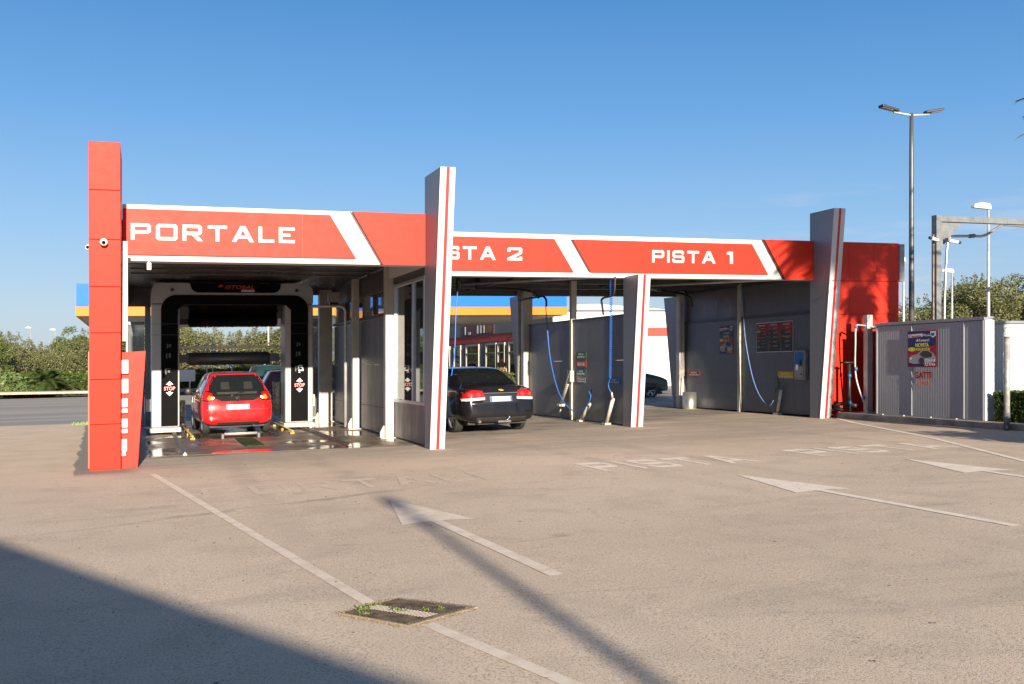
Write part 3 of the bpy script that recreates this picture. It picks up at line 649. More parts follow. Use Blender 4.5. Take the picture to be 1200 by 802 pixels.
# ------------------------------------------------------------ vehicles
def paint(name, col, rough=.12, coat=1.):
    if name in MATS: return MATS[name]
    n = NT(name); p = n.n('TexCoord').outputs['Object']
    d = n.noise(n.scale(p, (1, 1, 1)), 3, 5, .6)
    n.bsdf(n.mix(n.rng(d, .4, .75, 0, .08 if col[0] > .1 else .02), col, (.25, .22, .18)), n.rng(d, .3, .7, rough, rough+.12), 0, None, **{'Coat Weight': coat if col[0] > .1 else .6, 'Coat Roughness': .03, 'Specular IOR Level': .15})
    MATS[name] = n.m; return n.m
TAILR = pm('red lamp lens', (.38, .008, .008), .1, 0, .2, 30, coat=1, local=True); TAILW = pm('clear lamp lens', (.75, .68, .62), .12, 0, .15, 30, coat=1, local=True)
TAILO = pm('orange lamp lens', (.8, .22, .03), .12, 0, .2, 30, coat=1, local=True); PLATE = pm('number plate', (.50, .54, .58), .4, 0, .03, 5, local=True)
PLB = pm('blue plate band', (.03, .10, .45), .4, local=True); CHROME = pm('chrome', (.8, .8, .8), .12, 1., .02, 5, local=True)
CGL = pm('dark car glass', (.010, .013, .015), .03, 0, .1, 2, local=True, coat=.5); TYRE = pm('tyre rubber', (.028, .027, .026), .75, 0, .25, 15, .3, local=True)
RIM = pm('alloy rim', (.50, .50, .51), .3, .7, .08, 10, local=True); PLASTB = pm('underbody plastic', (.02, .02, .02), .6, 0, .2, 6, local=True)
INT = pm('seat fabric', (.03, .03, .035), .9, 0, .2, 8, local=True)
def car_body(rings, name, mat, parent, wheels, wr):
    """rings: list of (half section [(x,z)*n], y or [y*n])"""
    m = MB(); n = len(rings[0][0]); full = []
    for sec, y in rings:
        ys = y if isinstance(y, (list, tuple)) else [y]*n
        r = [(x, yy, z) for (x, z), yy in zip(sec, ys)]
        full.append(r + [(-x, yy, z) for (x, yy, z) in r[-2:0:-1]])
    N = len(full[0]); vs = [v for r in full for v in r]
    fs = [(i*N+k, (i+1)*N+k, (i+1)*N+(k+1) % N, i*N+(k+1) % N) for i in range(len(full)-1) for k in range(N)]
    # caps: strips across
    for base, rev in ((0, False), ((len(full)-1)*N, True)):
        h = n
        for k in range(h-1):
            a, b = base+k, base+k+1; c, d = base+(N-k-1) % N, base+(N-k) % N
            q = [a, b, c, d]
            q = [a, b] + ([c] if c != b else []) + ([d] if d != a else [])
            q = list(dict.fromkeys(q))
            if len(q) > 2: fs.append(tuple(q[::-1] if rev else q))
    m.add(vs, fs, True)
    o = m.build(name, mat, parent, site=False)
    bm = bmesh.new(); bm.from_mesh(o.data); bmesh.ops.recalc_face_normals(bm, faces=bm.faces); bm.to_mesh(o.data); bm.free()
    sb = o.modifiers.new('s', 'SUBSURF'); sb.levels = 3; sb.render_levels = 3
    dg = bpy.context.evaluated_depsgraph_get(); me = bpy.data.meshes.new_from_object(o.evaluated_get(dg))
    o.modifiers.clear(); o.data = me
    bvh = BVHTree.FromPolygons([v.co.copy() for v in me.vertices], [tuple(p.vertices) for p in me.polygons])
    # wheel wells by boolean
    cut = MB()
    for (x, y) in wheels:
        cut.lathe([(0, -.17), (wr+.055, -.17), (wr+.055, .28), (0, .28)], (x, y, wr) if x > 0 else (x-.11, y, wr), 'X', 40)
    cme = cut.build('cut', mat, None, site=False)
    bm = bmesh.new(); bm.from_mesh(cme.data); bmesh.ops.remove_doubles(bm, verts=bm.verts, dist=1e-5); bmesh.ops.recalc_face_normals(bm, faces=bm.faces); bm.to_mesh(cme.data); bm.free()
    bo = o.modifiers.new('b', 'BOOLEAN'); bo.object = cme; bo.operation = 'DIFFERENCE'; bo.solver = 'EXACT'
    dg = bpy.context.evaluated_depsgraph_get(); me2 = bpy.data.meshes.new_from_object(o.evaluated_get(dg))
    if len(me2.polygons) > 500: o.modifiers.clear(); o.data = me2
    else: o.modifiers.clear()
    bpy.data.objects.remove(cme)
    for p in o.data.polygons: p.use_smooth = True
    return o, bvh
def patch(name, mat, parent, bvh, poly, view, off=.004, cuts=4, mirror=False, thick=0):
    """cut a shape out of the body surface: poly in (x,z) seen from the rear/front or (y,z) seen from the side"""
    out = []
    def one(pts, view):
        bm = bmesh.new()
        vs = [bm.verts.new((a, b, 0)) for a, b in pts]; bm.faces.new(vs)
        bmesh.ops.triangulate(bm, faces=bm.faces)
        for _ in range(cuts):
            long_ = [e for e in bm.edges if e.calc_length() > .06]
            if not long_: break
            bmesh.ops.subdivide_edges(bm, edges=long_, cuts=1); bmesh.ops.triangulate(bm, faces=bm.faces)
        for v in bm.verts:
            a, b = v.co.x, v.co.y
            if view == 'rear': o, d = Vector((a, -3, b)), Vector((0, 1, 0))
            elif view == 'front': o, d = Vector((a, 9, b)), Vector((0, -1, 0))
            elif view == 'left': o, d = Vector((-3, a, b)), Vector((1, 0, 0))
            elif view == 'right': o, d = Vector((3, a, b)), Vector((-1, 0, 0))
            elif view == 'top': o, d = Vector((a, b, 4)), Vector((0, 0, -1))
            h = bvh.ray_cast(o, d)
            if h[0] is None: h = bvh.find_nearest(o+d*3)
            v.co = h[0] - d*off
        bmesh.ops.recalc_face_normals(bm, faces=bm.faces)
        k = len(out) and 0
        mm.add([tuple(v.co) for v in bm.verts], [[v.index for v in f.verts] for f in bm.faces], True) if not bm.verts.index_update() else 0
        bm.free()
    mm = MB(); one(poly, view)
    o = mm.build(name, mat, parent, site=False)
    if mirror: 
        mm = MB()
        if view in ('rear', 'front'): one([(-a, b) for a, b in poly], view)
        else: one(poly, 'right' if view == 'left' else 'left')
        mm.build(name, mat, parent, site=False)
    return o
def wheel(parent, x, y, r, wdt=.19, spokes=5, rimmat=RIM):
    s = 1 if x > 0 else -1
    m = MB(); h = wdt/2
    m.lathe([(r*.66, -h*.9), (r*.9, -h), (r*.985, -h*.78), (r, -h*.4), (r, h*.4), (r*.985, h*.78), (r*.9, h), (r*.66, h*.9), (r*.62, 0), (r*.66, -h*.9)], (0, 0, 0), 'X', 36)
    t = m.build('wheel', TYRE, parent, site=False); t.location = (x-s*h, y, r)
    m = MB(); xo = s*h*.72
    m.lathe([(r*.67, s*h*.9), (r*.62, s*h*.8), (r*.60, s*h*.2)], (0, 0, 0), 'X', 32)
    m.lathe([(r*.17, xo-s*.03), (r*.16, xo), (0, xo+s*.006)], (0, 0, 0), 'X', 16)
    for k in range(spokes):
        a = 2*math.pi*k/spokes+.3
        for da in (-.13, .13):
            c, sn = math.cos(a), math.sin(a); c2, s2 = math.cos(a+da*1.5), math.sin(a+da*1.5)
            p0 = Vector((xo, r*.12*c, r*.12*sn)); p1_ = Vector((xo-s*.005, r*.64*c2, r*.64*s2)); tn = Vector((0, -s2, c2))*r*.055
            m.add([p0-tn, p0+tn, p1_+tn*.8, p1_-tn*.8, p0-tn-Vector((s*.03, 0, 0)), p0+tn-Vector((s*.03, 0, 0)), p1_+tn*.8-Vector((s*.03, 0, 0)), p1_-tn*.8-Vector((s*.03, 0, 0))],
                [(0, 1, 2, 3), (0, 1, 5, 4), (1, 2, 6, 5), (2, 3, 7, 6), (3, 0, 4, 7)])
    m.build('rim', rimmat, t, site=False)
    m = MB(); m.lathe([(0, s*h*.1), (r*.62, s*h*.1)], (0, 0, 0), 'X', 24); m.build('brake_disc', PLASTB, t, site=False)
    return t
def section(w, zb, zs, wg, zr, wr=None, zsill=.35, tuck=.92):
    wr = wr or wg*.93
    return [(0, zb), (w*.75, zb), (w*tuck, zb+.05), (w*.985, zsill), (w, .5*(zsill+zs)), (w*.985, zs-.06), (w*.955, zs), (wg, zs+.07 if zr-zs > .2 else zs+(zr-zs)*.4), (wr, zr-.07 if zr-zs > .2 else zs+(zr-zs)*.75), (wr*.86, zr-.012), (wr*.45, zr), (0, zr+.004)]
def plate(parent, x0, x1, z0, z1, y, blur=None, name='number_plate', tilt=.0):
    m = MB(); m.prism([(x0, y, z0), (x1, y, z0), (x1, y+tilt, z1), (x0, y+tilt, z1)], (0, .012, 0)); o = m.build(name, PLATE, parent, site=False, bevel=.004)
    wq = (x1-x0)*.09
    for a, b in ((x0, x0+wq), (x1-wq, x1)):
        m = MB(); m.prism([(a+.003, y-.003, z0+.005), (b, y-.003, z0+.005), (b, y-.003+tilt, z1-.005), (a+.003, y-.003+tilt, z1-.005)], (0, .002, 0)); m.build('plate_band', PLB, o, site=False)
    return o

# --- red hatchback (rear of the car at y = 0, driving towards +Y)
def red_hatch():
    t = thing('parked_car', 'small bright red hatchback with its tailgate towards us under the washing machine', 'car', (2.12, 23.78, .006), R(2.4), 'parked cars', tilt=True)
    P_ = paint('bright red car paint', (.62, .010, .012), .14)
    def off(z):      # tailgate profile
        pts = [(.15, .10), (.3, .03), (.5, .0), (.62, .03), (.78, .07), (.9, .10), (1.0, .15), (1.2, .25), (1.35, .33), (1.45, .42)]
        for (a, b), (c, d) in zip(pts, pts[1:]):
            if z <= c: return b+(d-b)*max(0, (z-a))/(c-a)
        return .42
    rr = []
    S = section(.82, .22, .90, .76, 1.44, .56)
    def ring(S, k, dy, zk=1, f=1.): return ([(x*k, (z-.8)*zk+.8) for x, z in S], [dy+off(z)*f for x, z in S])
    rr.append(ring(S, .74, 0, .93)); rr.append(ring(S, .90, .03, .985)); rr.append(ring(S, .975, .12, 1)); rr.append(ring(S, 1, .32, 1, .8))
    S2 = section(.825, .2, .92, .76, 1.455, .58)
    for y in (.75, 1.2, 1.8): rr.append((S2, y))
    rr.append((section(.80, .2, .92, .74, 1.43, .57), 2.15)); rr.append((section(.80, .2, .91, .70, 1.20, .60), 2.6)); rr.append((section(.79, .2, .88, .70, 1.0, .62), 2.9))
    rr.append((section(.77, .2, .80, .66, .90, .58), 3.15)); rr.append((section(.70, .22, .62, .56, .72, .5), 3.38)); rr.append((section(.58, .26, .50, .45, .56, .4), 3.42))
    wl = [(.77, .56), (-.77, .56), (.77, 2.90), (-.77, 2.90)]
    b, bv = car_body(rr, 'body', P_, t, wl, .285)
    for x, y in wl: wheel(t, x, y, .285, .17)
    tg = patch('rear_window', CGL, t, bv, [(-.54, .87), (.54, .87), (.64, .99), (.60, 1.20), (.49, 1.385), (-.49, 1.385), (-.60, 1.20), (-.64, .99)], 'rear', .006)
    patch('window_shelf', pm('dim shelf seen through glass', (.028, .026, .024), .5, local=True), tg, bv, [(-.44, .94), (.44, .94), (.46, .99), (-.46, .99)], 'rear', .009)
    for cx in (-.26, .26): patch('headrest', pm('dim seat seen through glass', (.012, .012, .014), .5, local=True), tg, bv, [(cx-.10, 1.05), (cx+.10, 1.05), (cx+.09, 1.22), (cx-.09, 1.22)], 'rear', .009)
    patch('lower_tailgate_panel', pm('black gloss tailgate', (.02, .02, .022), .08, 0, .1, 3, coat=1, local=True), t, bv, [(-.36, .78), (.36, .78), (.52, .86), (.50, .90), (-.50, .90), (-.52, .86)], 'rear', .008)
    patch('spoiler_lip', pm('dark roof film', (.05, .05, .08), .15, coat=1, local=True), t, bv, [(-.50, 1.40), (.50, 1.40), (.47, 1.43), (-.47, 1.43)], 'rear', .01)
    for s in (1, -1):
        q = lambda L_: [(a*s, z) for a, z in L_]
        tl = patch('tail_light', pm('black lamp surround', (.02, .01, .01), .2, coat=1, local=True), t, bv, q([(.46, .86), (.53, .79), (.66, .76), (.78, .80), (.79, .93), (.72, 1.04), (.58, 1.01), (.47, .93)]), 'rear', .008)
        patch('red_lens', TAILR, tl, bv, q([(.53, .83), (.66, .79), (.765, .83), (.77, .92), (.70, 1.01), (.56, .97)]), 'rear', .016)
        patch('orange_lens', TAILO, tl, bv, q([(.55, .84), (.64, .80), (.68, .85), (.64, .92), (.57, .90)]), 'rear', .022)
        patch('clear_lens', TAILW, tl, bv, q([(.51, .85), (.56, .81), (.60, .83), (.57, .88), (.52, .89)]), 'rear', .024)
    # bumper crease, fog strip, dark lower insert
    patch('lower_bumper_insert', PLASTB, t, bv, [(-.50, .24), (.50, .24), (.46, .30), (-.46, .30)], 'rear', .006)
    patch('bumper_joint', pm('dark joint', (.10, .01, .01), .5, local=True), t, bv, [(-.70, .578), (.70, .578), (.70, .586), (-.70, .586)], 'rear', .003)
    plate(t, -.26, .26, .585, .70, .012, tilt=.02)
    m = MB(); m.tube([(-.12, .09, .90), (-.02, .10, .97), (.16, .11, .99)], .011, 6); m.lathe([(0, -.03), (.03, -.03), (.035, .02)], (-.12, .11, .90), 'Y', 12); m.build('rear_wiper', BLACKP, t, site=False)
    m = MB()
    for k in range(24):
        a = k/24*6.283; a2 = (k+1)/24*6.283
        for (rx, rz) in ((.045, .032),): m.tube([(rx*math.cos(a), .06, .85+rz*math.sin(a)), (rx*math.cos(a2), .06, .85+rz*math.sin(a2))], .006, 5)
    m.tube([(-.02, .058, .875), (0, .058, .83), (.02, .058, .875)], .005, 5); m.tube([(-.03, .058, .865), (.03, .058, .865)], .005, 5)
    m.build('badge', CHROME, t, site=False)
    m = MB(); m.lathe([(.0, 0), (.024, 0), (.026, .03)], (0, .05, .765), 'Y', 12); m.build('lock', PLASTB, t, site=False)
    sw = [(.55, .93), (.42, 1.10), (.50, 1.28), (.80, 1.34), (.80, .93)]
    patch('side_window', CGL, t, bv, [(.44, .96), (.46, 1.14), (.62, 1.30), (1.10, 1.34), (1.14, .96)], 'left', .006, mirror=True)
    patch('side_window', CGL, t, bv, [(1.22, .96), (1.20, 1.34), (1.75, 1.36), (2.10, 1.30), (2.48, .98), (2.3, .95)], 'left', .006, mirror=True)
    patch('door_joint', pm('dark joint', (.1, .01, .01), .5), t, bv, [(1.175, .30), (1.185, .30), (1.185, .95), (1.175, .95)], 'left', .003, mirror=True)
    patch('door_joint', pm('dark joint', (.1, .01, .01), .5), t, bv, [(2.35, .30), (2.36, .30), (2.36, .90), (2.35, .90)], 'left', .003, mirror=True)
    patch('windscreen', CGL, t, bv, [(-.52, 1.05), (.52, 1.05), (.46, 1.36), (-.46, 1.36)], 'front', .006)
    for s in (1, -1):
        m = MB(); m.lathe([(0, -.03), (.07, -.03), (.095, .0), (.085, .05), (.04, .09), (0, .10)], (s*.90, 2.25, .98), 'Y', 14); m.tube([(s*.74, 2.3, .93), (s*.85, 2.28, .95)], .02, 6); m.build('door_mirror', BLACKP, t, site=False)
        patch('headlight', TAILW, t, bv, [(s*.40, .60), (s*.62, .62), (s*.62, .74), (s*.45, .72)], 'front', .008)
    m = MB(); m.box(-.62, .62, .25, 3.1, .17, .24); m.tube([(.35, .05, .2), (.35, .5, .22)], .03, 8); m.build('underbody', PLASTB, t, site=False)
    m = MB(); m.tube([(0, .7, 1.44), (0, .45, 1.47)], .006, 5); 
    return t
red_hatch()

# --- black saloon
def black_saloon():
    t = thing('parked_car', 'black saloon with large red tail lights parked in the middle bay', 'car', (7.45, 20.62, 0), R(2.5), 'parked cars', tilt=True)
    P_ = paint('black car paint', (.009, .009, .011), .10)
    def off(z):
        pts = [(.2, .10), (.35, .02), (.55, .0), (.66, .05), (.85, .08), (.95, .09), (1.0, .14), (1.1, .22)]
        for (a, b), (c, d) in zip(pts, pts[1:]):
            if z <= c: return b+(d-b)*max(0, (z-a))/(c-a)
        return .22
    def boot(w, z, zs=.93): return section(w, .24, zs, w*.88, z, w*.78)
    rr = []
    S = boot(.86, 1.04)
    def ring(S, k, dy, zk=1, f=1.): return ([(x*k, (z-.7)*zk+.7) for x, z in S], [dy+off(z)*f for x, z in S])
    rr.append(ring(S, .74, 0, .92)); rr.append(ring(S, .90, .04, .985)); rr.append(ring(S, .98, .15)); rr.append(ring(boot(.885, 1.045), 1, .30, 1, .7))
    rr.append((boot(.89, 1.05, .95), .62)); rr.append((section(.892, .22, .96, .76, 1.17, .66), .92)); rr.append((section(.895, .22, .965, .78, 1.37, .62), 1.28)); rr.append((section(.895, .22, .965, .79, 1.455, .62), 1.65))
    rr.append((section(.895, .22, .96, .79, 1.475, .62), 2.2)); rr.append((section(.895, .22, .95, .78, 1.45, .61), 2.7)); rr.append((section(.89, .22, .94, .77, 1.27, .64), 3.1))
    rr.append((section(.885, .22, .93, .76, 1.03, .68), 3.5)); rr.append((section(.87, .22, .86, .72, .95, .62), 4.0)); rr.append((section(.82, .24, .74, .62, .82, .55), 4.4)); rr.append((section(.68, .28, .6, .5, .64, .45), 4.58))
    wl = [(.86, .95), (-.86, .95), (.86, 3.63), (-.86, 3.63)]
    b, bv = car_body(rr, 'body', P_, t, wl, .325)
    for x, y in wl: wheel(t, x, y, .325, .21)
    patch('rear_window', CGL, t, bv, [(-.66, 1.09), (.66, 1.09), (.53, 1.40), (-.53, 1.40)], 'rear', .006)
    for s in (1, -1):
        q = lambda L_: [(a*s, z) for a, z in L_]
        tl = patch('tail_light', TAILR, t, bv, q([(.37, .765), (.86, .74), (.88, .93), (.80, .98), (.42, .94)]), 'rear', .008)
        patch('clear_lens', TAILW, tl, bv, q([(.38, .745), (.855, .72), (.86, .775), (.38, .80)]), 'rear', .012)
        for cx in (.52, .71):
            patch('lamp_circle', pm('bright lamp core', (.65, .04, .025), .08, 0, .3, 40, coat=1, local=True), tl, bv, q([(cx+.055*math.cos(a), .855+.05*math.sin(a)) for a in [k*6.283/10 for k in range(10)]]), 'rear', .014)
        m = MB(); m.lathe([(0, -.03), (.08, -.03), (.11, .0), (.10, .06), (.04, .11), (0, .12)], (s*1.0, 2.75, 1.0), 'Y', 14); m.tube([(s*.82, 2.8, .96), (s*.95, 2.78, .98)], .02, 6); m.build('door_mirror', P_, t, site=False)
        patch('headlight', TAILW, t, bv, [(s*.48, .66), (s*.74, .68), (s*.72, .80), (s*.5, .76)], 'front', .008)
    patch('bumper_groove', pm('dark bumper groove', (.004, .004, .005), .3, local=True), t, bv, [(-.80, .655), (.80, .655), (.80, .665), (-.80, .665)], 'rear', .003)  # thin dark joint line across the bumper
    patch('lower_bumper_insert', PLASTB, t, bv, [(-.62, .27), (.62, .27), (.58, .36), (-.58, .36)], 'rear', .006)
    patch('plate_recess', pm('plate recess', (.006, .006, .007), .3, local=True), t, bv, [(-.42, .68), (.42, .68), (.44, .86), (-.44, .86)], 'rear', .004)
    m = MB(); m.box(-.40, .40, .065, .085, .875, .895); m.build('chrome_strip', pm('dark chrome', (.35, .36, .38), .2, 1, .02, 4, local=True), t, site=False)
    plate(t, -.26, .26, .70, .81, .045, tilt=.02)
    m = MB(); m.prism([(x, .055, z) for x, z in [(-.07, .945), (-.03, .945), (-.022, .93), (.05, .93), (.07, .955), (.03, .955), (.022, .97), (-.05, .97)]], (0, .02, 0)); m.build('badge', pm('gold badge', (.85, .55, .15), .25, .8, .05, 5, local=True), t, site=False)
    m = MB(); put_text(m, 'CRUZE', (.46, .075, .955), (1, 0, 0), (0, 0, 1), .17, .032, .003); m.build('badge_lettering', CHROME, t, site=False)
    m = MB(); m.tube([(-.06, .06, .27), (.10, -.02, .29), (.14, -.05, .34)], .018, 8); m.lathe([(0, -.03), (.03, -.02), (.034, 0), (.03, .03), (0, .035)], (.14, -.05, .35), 'Z', 12); m.box(-.1, .2, .0, .06, .24, .28); m.build('tow_bar', CHROME, t, site=False)
    m = MB(); m.tube([(-.52, .02, .27), (-.52, .3, .28)], .03, 10); m.build('exhaust', CHROME, t, site=False)
    patch('side_window', CGL, t, bv, [(1.08, 1.02), (1.35, 1.28), (1.85, 1.40), (1.95, 1.02)], 'left', .006, mirror=True)
    patch('side_window', CGL, t, bv, [(2.02, 1.02), (2.0, 1.40), (2.5, 1.40), (3.0, 1.20), (3.15, 1.02)], 'left', .006, mirror=True)
    for yy in (1.98, 3.1, 1.12): patch('door_joint', PLASTB, t, bv, [(yy, .34), (yy+.01, .34), (yy+.01, 1.0), (yy, 1.0)], 'left', .003, mirror=True)
    patch('windscreen', CGL, t, bv, [(-.60, 1.08), (.60, 1.08), (.50, 1.40), (-.50, 1.40)], 'front', .006)
    m = MB(); m.box(-.7, .7, .3, 4.3, .19, .26); m.build('underbody', PLASTB, t, site=False)
    m = MB(); m.tube([(0, 1.55, 1.46), (0, 1.5, 1.52)], [.02, .006], 8); m.build('aerial', BLACKP, t, site=False)
    return t
black_saloon()

# --- generic far cars, seen through the bays
def far_car(kind, label, loc, rot, col, grp='parked cars'):
    t = thing('parked_car', label, 'car', loc, rot, grp)
    P_ = paint('paint '+kind, col, .15)
    rr = []
    if kind == 'hatch':
        H, W2, Ln, wr = 1.42, .80, 3.6, .29
        S = section(W2, .24, .88, W2*.9, H, W2*.76)
        f = lambda z: max(0, z-.9)*.55
        for k, dy, zk in ((.82, 0, .93), (.95, .03, .985), (1, .14, 1)): rr.append(([(x*k, (z-.8)*zk+.8) for x, z in S], [dy+f(z) for x, z in S]))
        for y in (.6, 1.2, 1.9): rr.append((section(W2, .22, .9, W2*.91, H+.01, W2*.78), y))
        rr += [(section(W2, .22, .9, W2*.88, 1.2, W2*.78), 2.35), (section(W2*.98, .22, .88, W2*.86, .96, W2*.8), 2.7), (section(W2*.95, .22, .8, W2*.8, .86, W2*.7), 3.2), (section(W2*.85, .25, .62, W2*.7, .7, W2*.6), Ln-.03), (section(W2*.7, .28, .52, W2*.6, .58, W2*.5), Ln)]
        wy = (.6, 2.9); win = [[(.38, .95), (.55, 1.28), (1.05, 1.32), (1.08, .95)], [(1.16, .95), (1.14, 1.32), (1.75, 1.33), (2.3, .97)]]; rw = [(-.55, .95), (.55, .95), (.5, 1.3), (-.5, 1.3)]
    elif kind == 'suv':
        H, W2, Ln, wr = 1.62, .90, 4.4, .34
        S = section(W2, .3, 1.0, W2*.9, H, W2*.8)
        f = lambda z: max(0, z-1.0)*.4
        for k, dy, zk in ((.85, 0, .94), (.96, .03, .985), (1, .14, 1)): rr.append(([(x*k, (z-.9)*zk+.9) for x, z in S], [dy+f(z) for x, z in S]))
        for y in (.6, 1.3, 2.2): rr.append((section(W2, .28, 1.02, W2*.91, H+.01, W2*.8), y))
        rr += [(section(W2, .28, 1.02, W2*.9, 1.4, W2*.82), 2.65), (section(W2, .28, 1.0, W2*.88, 1.12, W2*.84), 3.1), (section(W2*.97, .28, .92, W2*.86, 1.0, W2*.78), 3.8), (section(W2*.88, .3, .78, W2*.75, .86, W2*.66), Ln-.06), (section(W2*.76, .34, .66, W2*.65, .72, W2*.56), Ln)]
        wy = (.8, 3.5); win = [[(.4, 1.1), (.5, 1.42), (1.2, 1.5), (1.22, 1.08)], [(1.3, 1.08), (1.28, 1.5), (2.1, 1.5), (2.75, 1.12)]]; rw = [(-.6, 1.1), (.6, 1.1), (.55, 1.45), (-.55, 1.45)]
    else:
        H, W2, Ln, wr = 2.0, .92, 4.6, .33
        S = section(W2, .3, 1.1, W2*.95, H, W2*.88)
        f = lambda z: max(0, z-1.0)*.08
        for k, dy, zk in ((.9, 0, .96), (.98, .03, .99), (1, .12, 1)): rr.append(([(x*k, (z-1)*zk+1) for x, z in S], [dy+f(z) for x, z in S]))
        for y in (.6, 1.5, 2.6, 3.2): rr.append((section(W2, .28, 1.1, W2*.95, H+.01, W2*.88), y))
        rr += [(section(W2, .28, 1.08, W2*.92, 1.65, W2*.85), 3.6), (section(W2*.97, .28, 1.0, W2*.9, 1.2, W2*.8), 4.0), (section(W2*.9, .3, .85, W2*.8, .95, W2*.7), Ln-.05), (section(W2*.78, .34, .7, W2*.66, .78, W2*.6), Ln)]
        wy = (.8, 3.8); win = [[(2.6, 1.2), (2.6, 1.75), (3.2, 1.75), (3.7, 1.22)]]; rw = [(-.7, 1.15), (.7, 1.15), (.68, 1.78), (-.68, 1.78)]
    wl = [(s*(W2-.03), y) for y in wy for s in (1, -1)]
    b, bv = car_body(rr, 'body', P_, t, wl, wr)
    for x, y in wl: wheel(t, x, y, wr, .18)
    for wq in win: patch('side_window', CGL, t, bv, wq, 'left', .008, mirror=True)
    patch('rear_window', CGL, t, bv, rw, 'rear', .008)
    patch('windscreen', CGL, t, bv, [(-.55, rw[0][1]+.15), (.55, rw[0][1]+.15), (.5, rw[2][1]), (-.5, rw[2][1])], 'front', .008)
    zl = rw[0][1]-.18
    patch('tail_light', TAILR, t, bv, [(-W2*.92, zl-.1), (-W2*.7, zl-.1), (-W2*.7, zl+.1), (-W2*.9, zl+.1)], 'rear', .01, mirror=True)
    patch('headlight', TAILW, t, bv, [(-W2*.8, zl-.2), (-W2*.5, zl-.2), (-W2*.5, zl-.05), (-W2*.78, zl-.05)], 'front', .01, mirror=True)
    for s in (1, -1):
        m = MB(); yy = win[-1][-1][0]-.25; m.lathe([(0, -.03), (.07, -.03), (.1, 0), (.05, .1), (0, .11)], (s*(W2+.1), yy, win[-1][0][1]+.03), 'Y', 12); m.tube([(s*(W2-.06), yy, win[-1][0][1]), (s*(W2+.05), yy, win[-1][0][1]+.02)], .02, 6); m.build('door_mirror', BLACKP, t, site=False)
    m = MB(); m.box(-W2*.8, W2*.8, .3, Ln-.3, .2, .3); m.build('underbody', PLASTB, t, site=False)
    return t
far_car('hatch', 'maroon hatchback seen side on behind the red one, partly hidden by the washing machine leg', (3.95, 36.1, 0), R(-90), (.11, .012, .030))
far_car('suv', 'dark green car standing beyond the maroon hatchback', (4.0, 41.0, 0), R(-84), (.012, .035, .035))
far_car('suv', 'black off-road car seen between the two right hand blades', (15.9, 37.0, 0), R(-93), (.010, .010, .012))
far_car('van', 'white van under the blue and orange canopy, seen through the wash lane window', (12.8, 54.5, 0), R(-70), (.72, .72, .70))

# ------------------------------------------------------------ fittings of the two open bays
HOSE = pm('blue hose', (.03, .17, .62), .35, 0, .1, 6, local=True); HOSEP = pm('pale blue hose', (.12, .22, .50), .35, 0, .1, 6)
LANCE = pm('ivory lance holder', (.55, .52, .45), .5, .1, .15, 8)
def smooth(pts, n=6):
    P = [Vector(p) for p in pts]; P = [P[0]*2-P[1]]+P+[P[-1]*2-P[-2]]; out = []
    for i in range(1, len(P)-2):
        a, b, c, d = P[i-1:i+3]
        for k in range(n):
            t = k/n; out.append(.5*((2*b)+(c-a)*t+(2*a-5*b+4*c-d)*t*t+(3*b-a-3*c+d)*t**3))
    return out+[P[-2]]
def holder(x, y0, y1, w1, label, w0=0., mat=LANCE):
    t = thing('lance_holder', label, 'lance holder', (x, y0, 0))
    MB().tube([(x, y0, w0), (x, y1, w1)], .045, 12).build('tube', mat, t)
    m = MB(); m.box(x-.07, x+.09, y0-.1, y0+.1, w0-(.0 if w0 < .1 else .02), w0+.05); m.build('foot', mat, t, bevel=.01)
    return t
holder(10.52, 23.3, 22.72, .47, 'leaning ivory lance holder at the foot of the divider, nearer the black saloon')
holder(10.50, 21.75, 21.36, .64, 'leaning ivory lance holder standing nearest the short blade')
t = holder(10.54, 24.62, 23.95, 1.22, 'long white lance holder bracketed to the divider post with its lower end hanging', w0=.36)
m = MB(); m.box(10.5, 10.62, 23.9, 24.12, 1.0, 1.3); m.build('bracket', CREAM, t, bevel=.008)
m = MB(); m.tube([(10.5, 24.62, .34), (10.5, 24.75, .22), (10.5, 24.85, .18)], .018, 8); m.build('nozzle', BLACKP, t)
m = MB(); m.tube([(10.5, 24.5, .26), (10.5, 24.6, .18)], .022, 8); m.build('spout', STEEL, t)
# hose A
t = thing('wash_hose', 'thin blue hose looping from the black ceiling arm down beside the divider', 'hose', (10.35, 25.5, 3.3))
MB().tube(smooth([(10.35, 27.3, 3.35), (10.35, 25.65, 3.35), (10.35, 25.35, 3.33), (10.35, 25.17, 3.22), (10.35, 25.15, 3.05)]), .03, 8).build('ceiling_arm', BLACKP, t)
MB().tube(smooth([(10.35, 25.2, 3.08), (10.35, 25.15, 2.8), (10.35, 24.89, 1.67), (10.35, 24.36, .8), (10.35, 23.72, .37), (10.35, 23.13, .29), (10.35, 22.56, .42), (10.35, 22.30, .66), (10.35, 22.41, .80)]), .014, 8).build('hose', HOSE, t)
MB().tube([(10.42, 22.38, .84), (10.45, 22.52, .74), (10.52, 22.78, .44)], [.03, .035, .018], 8).build('spray_gun', BLACKP, t)
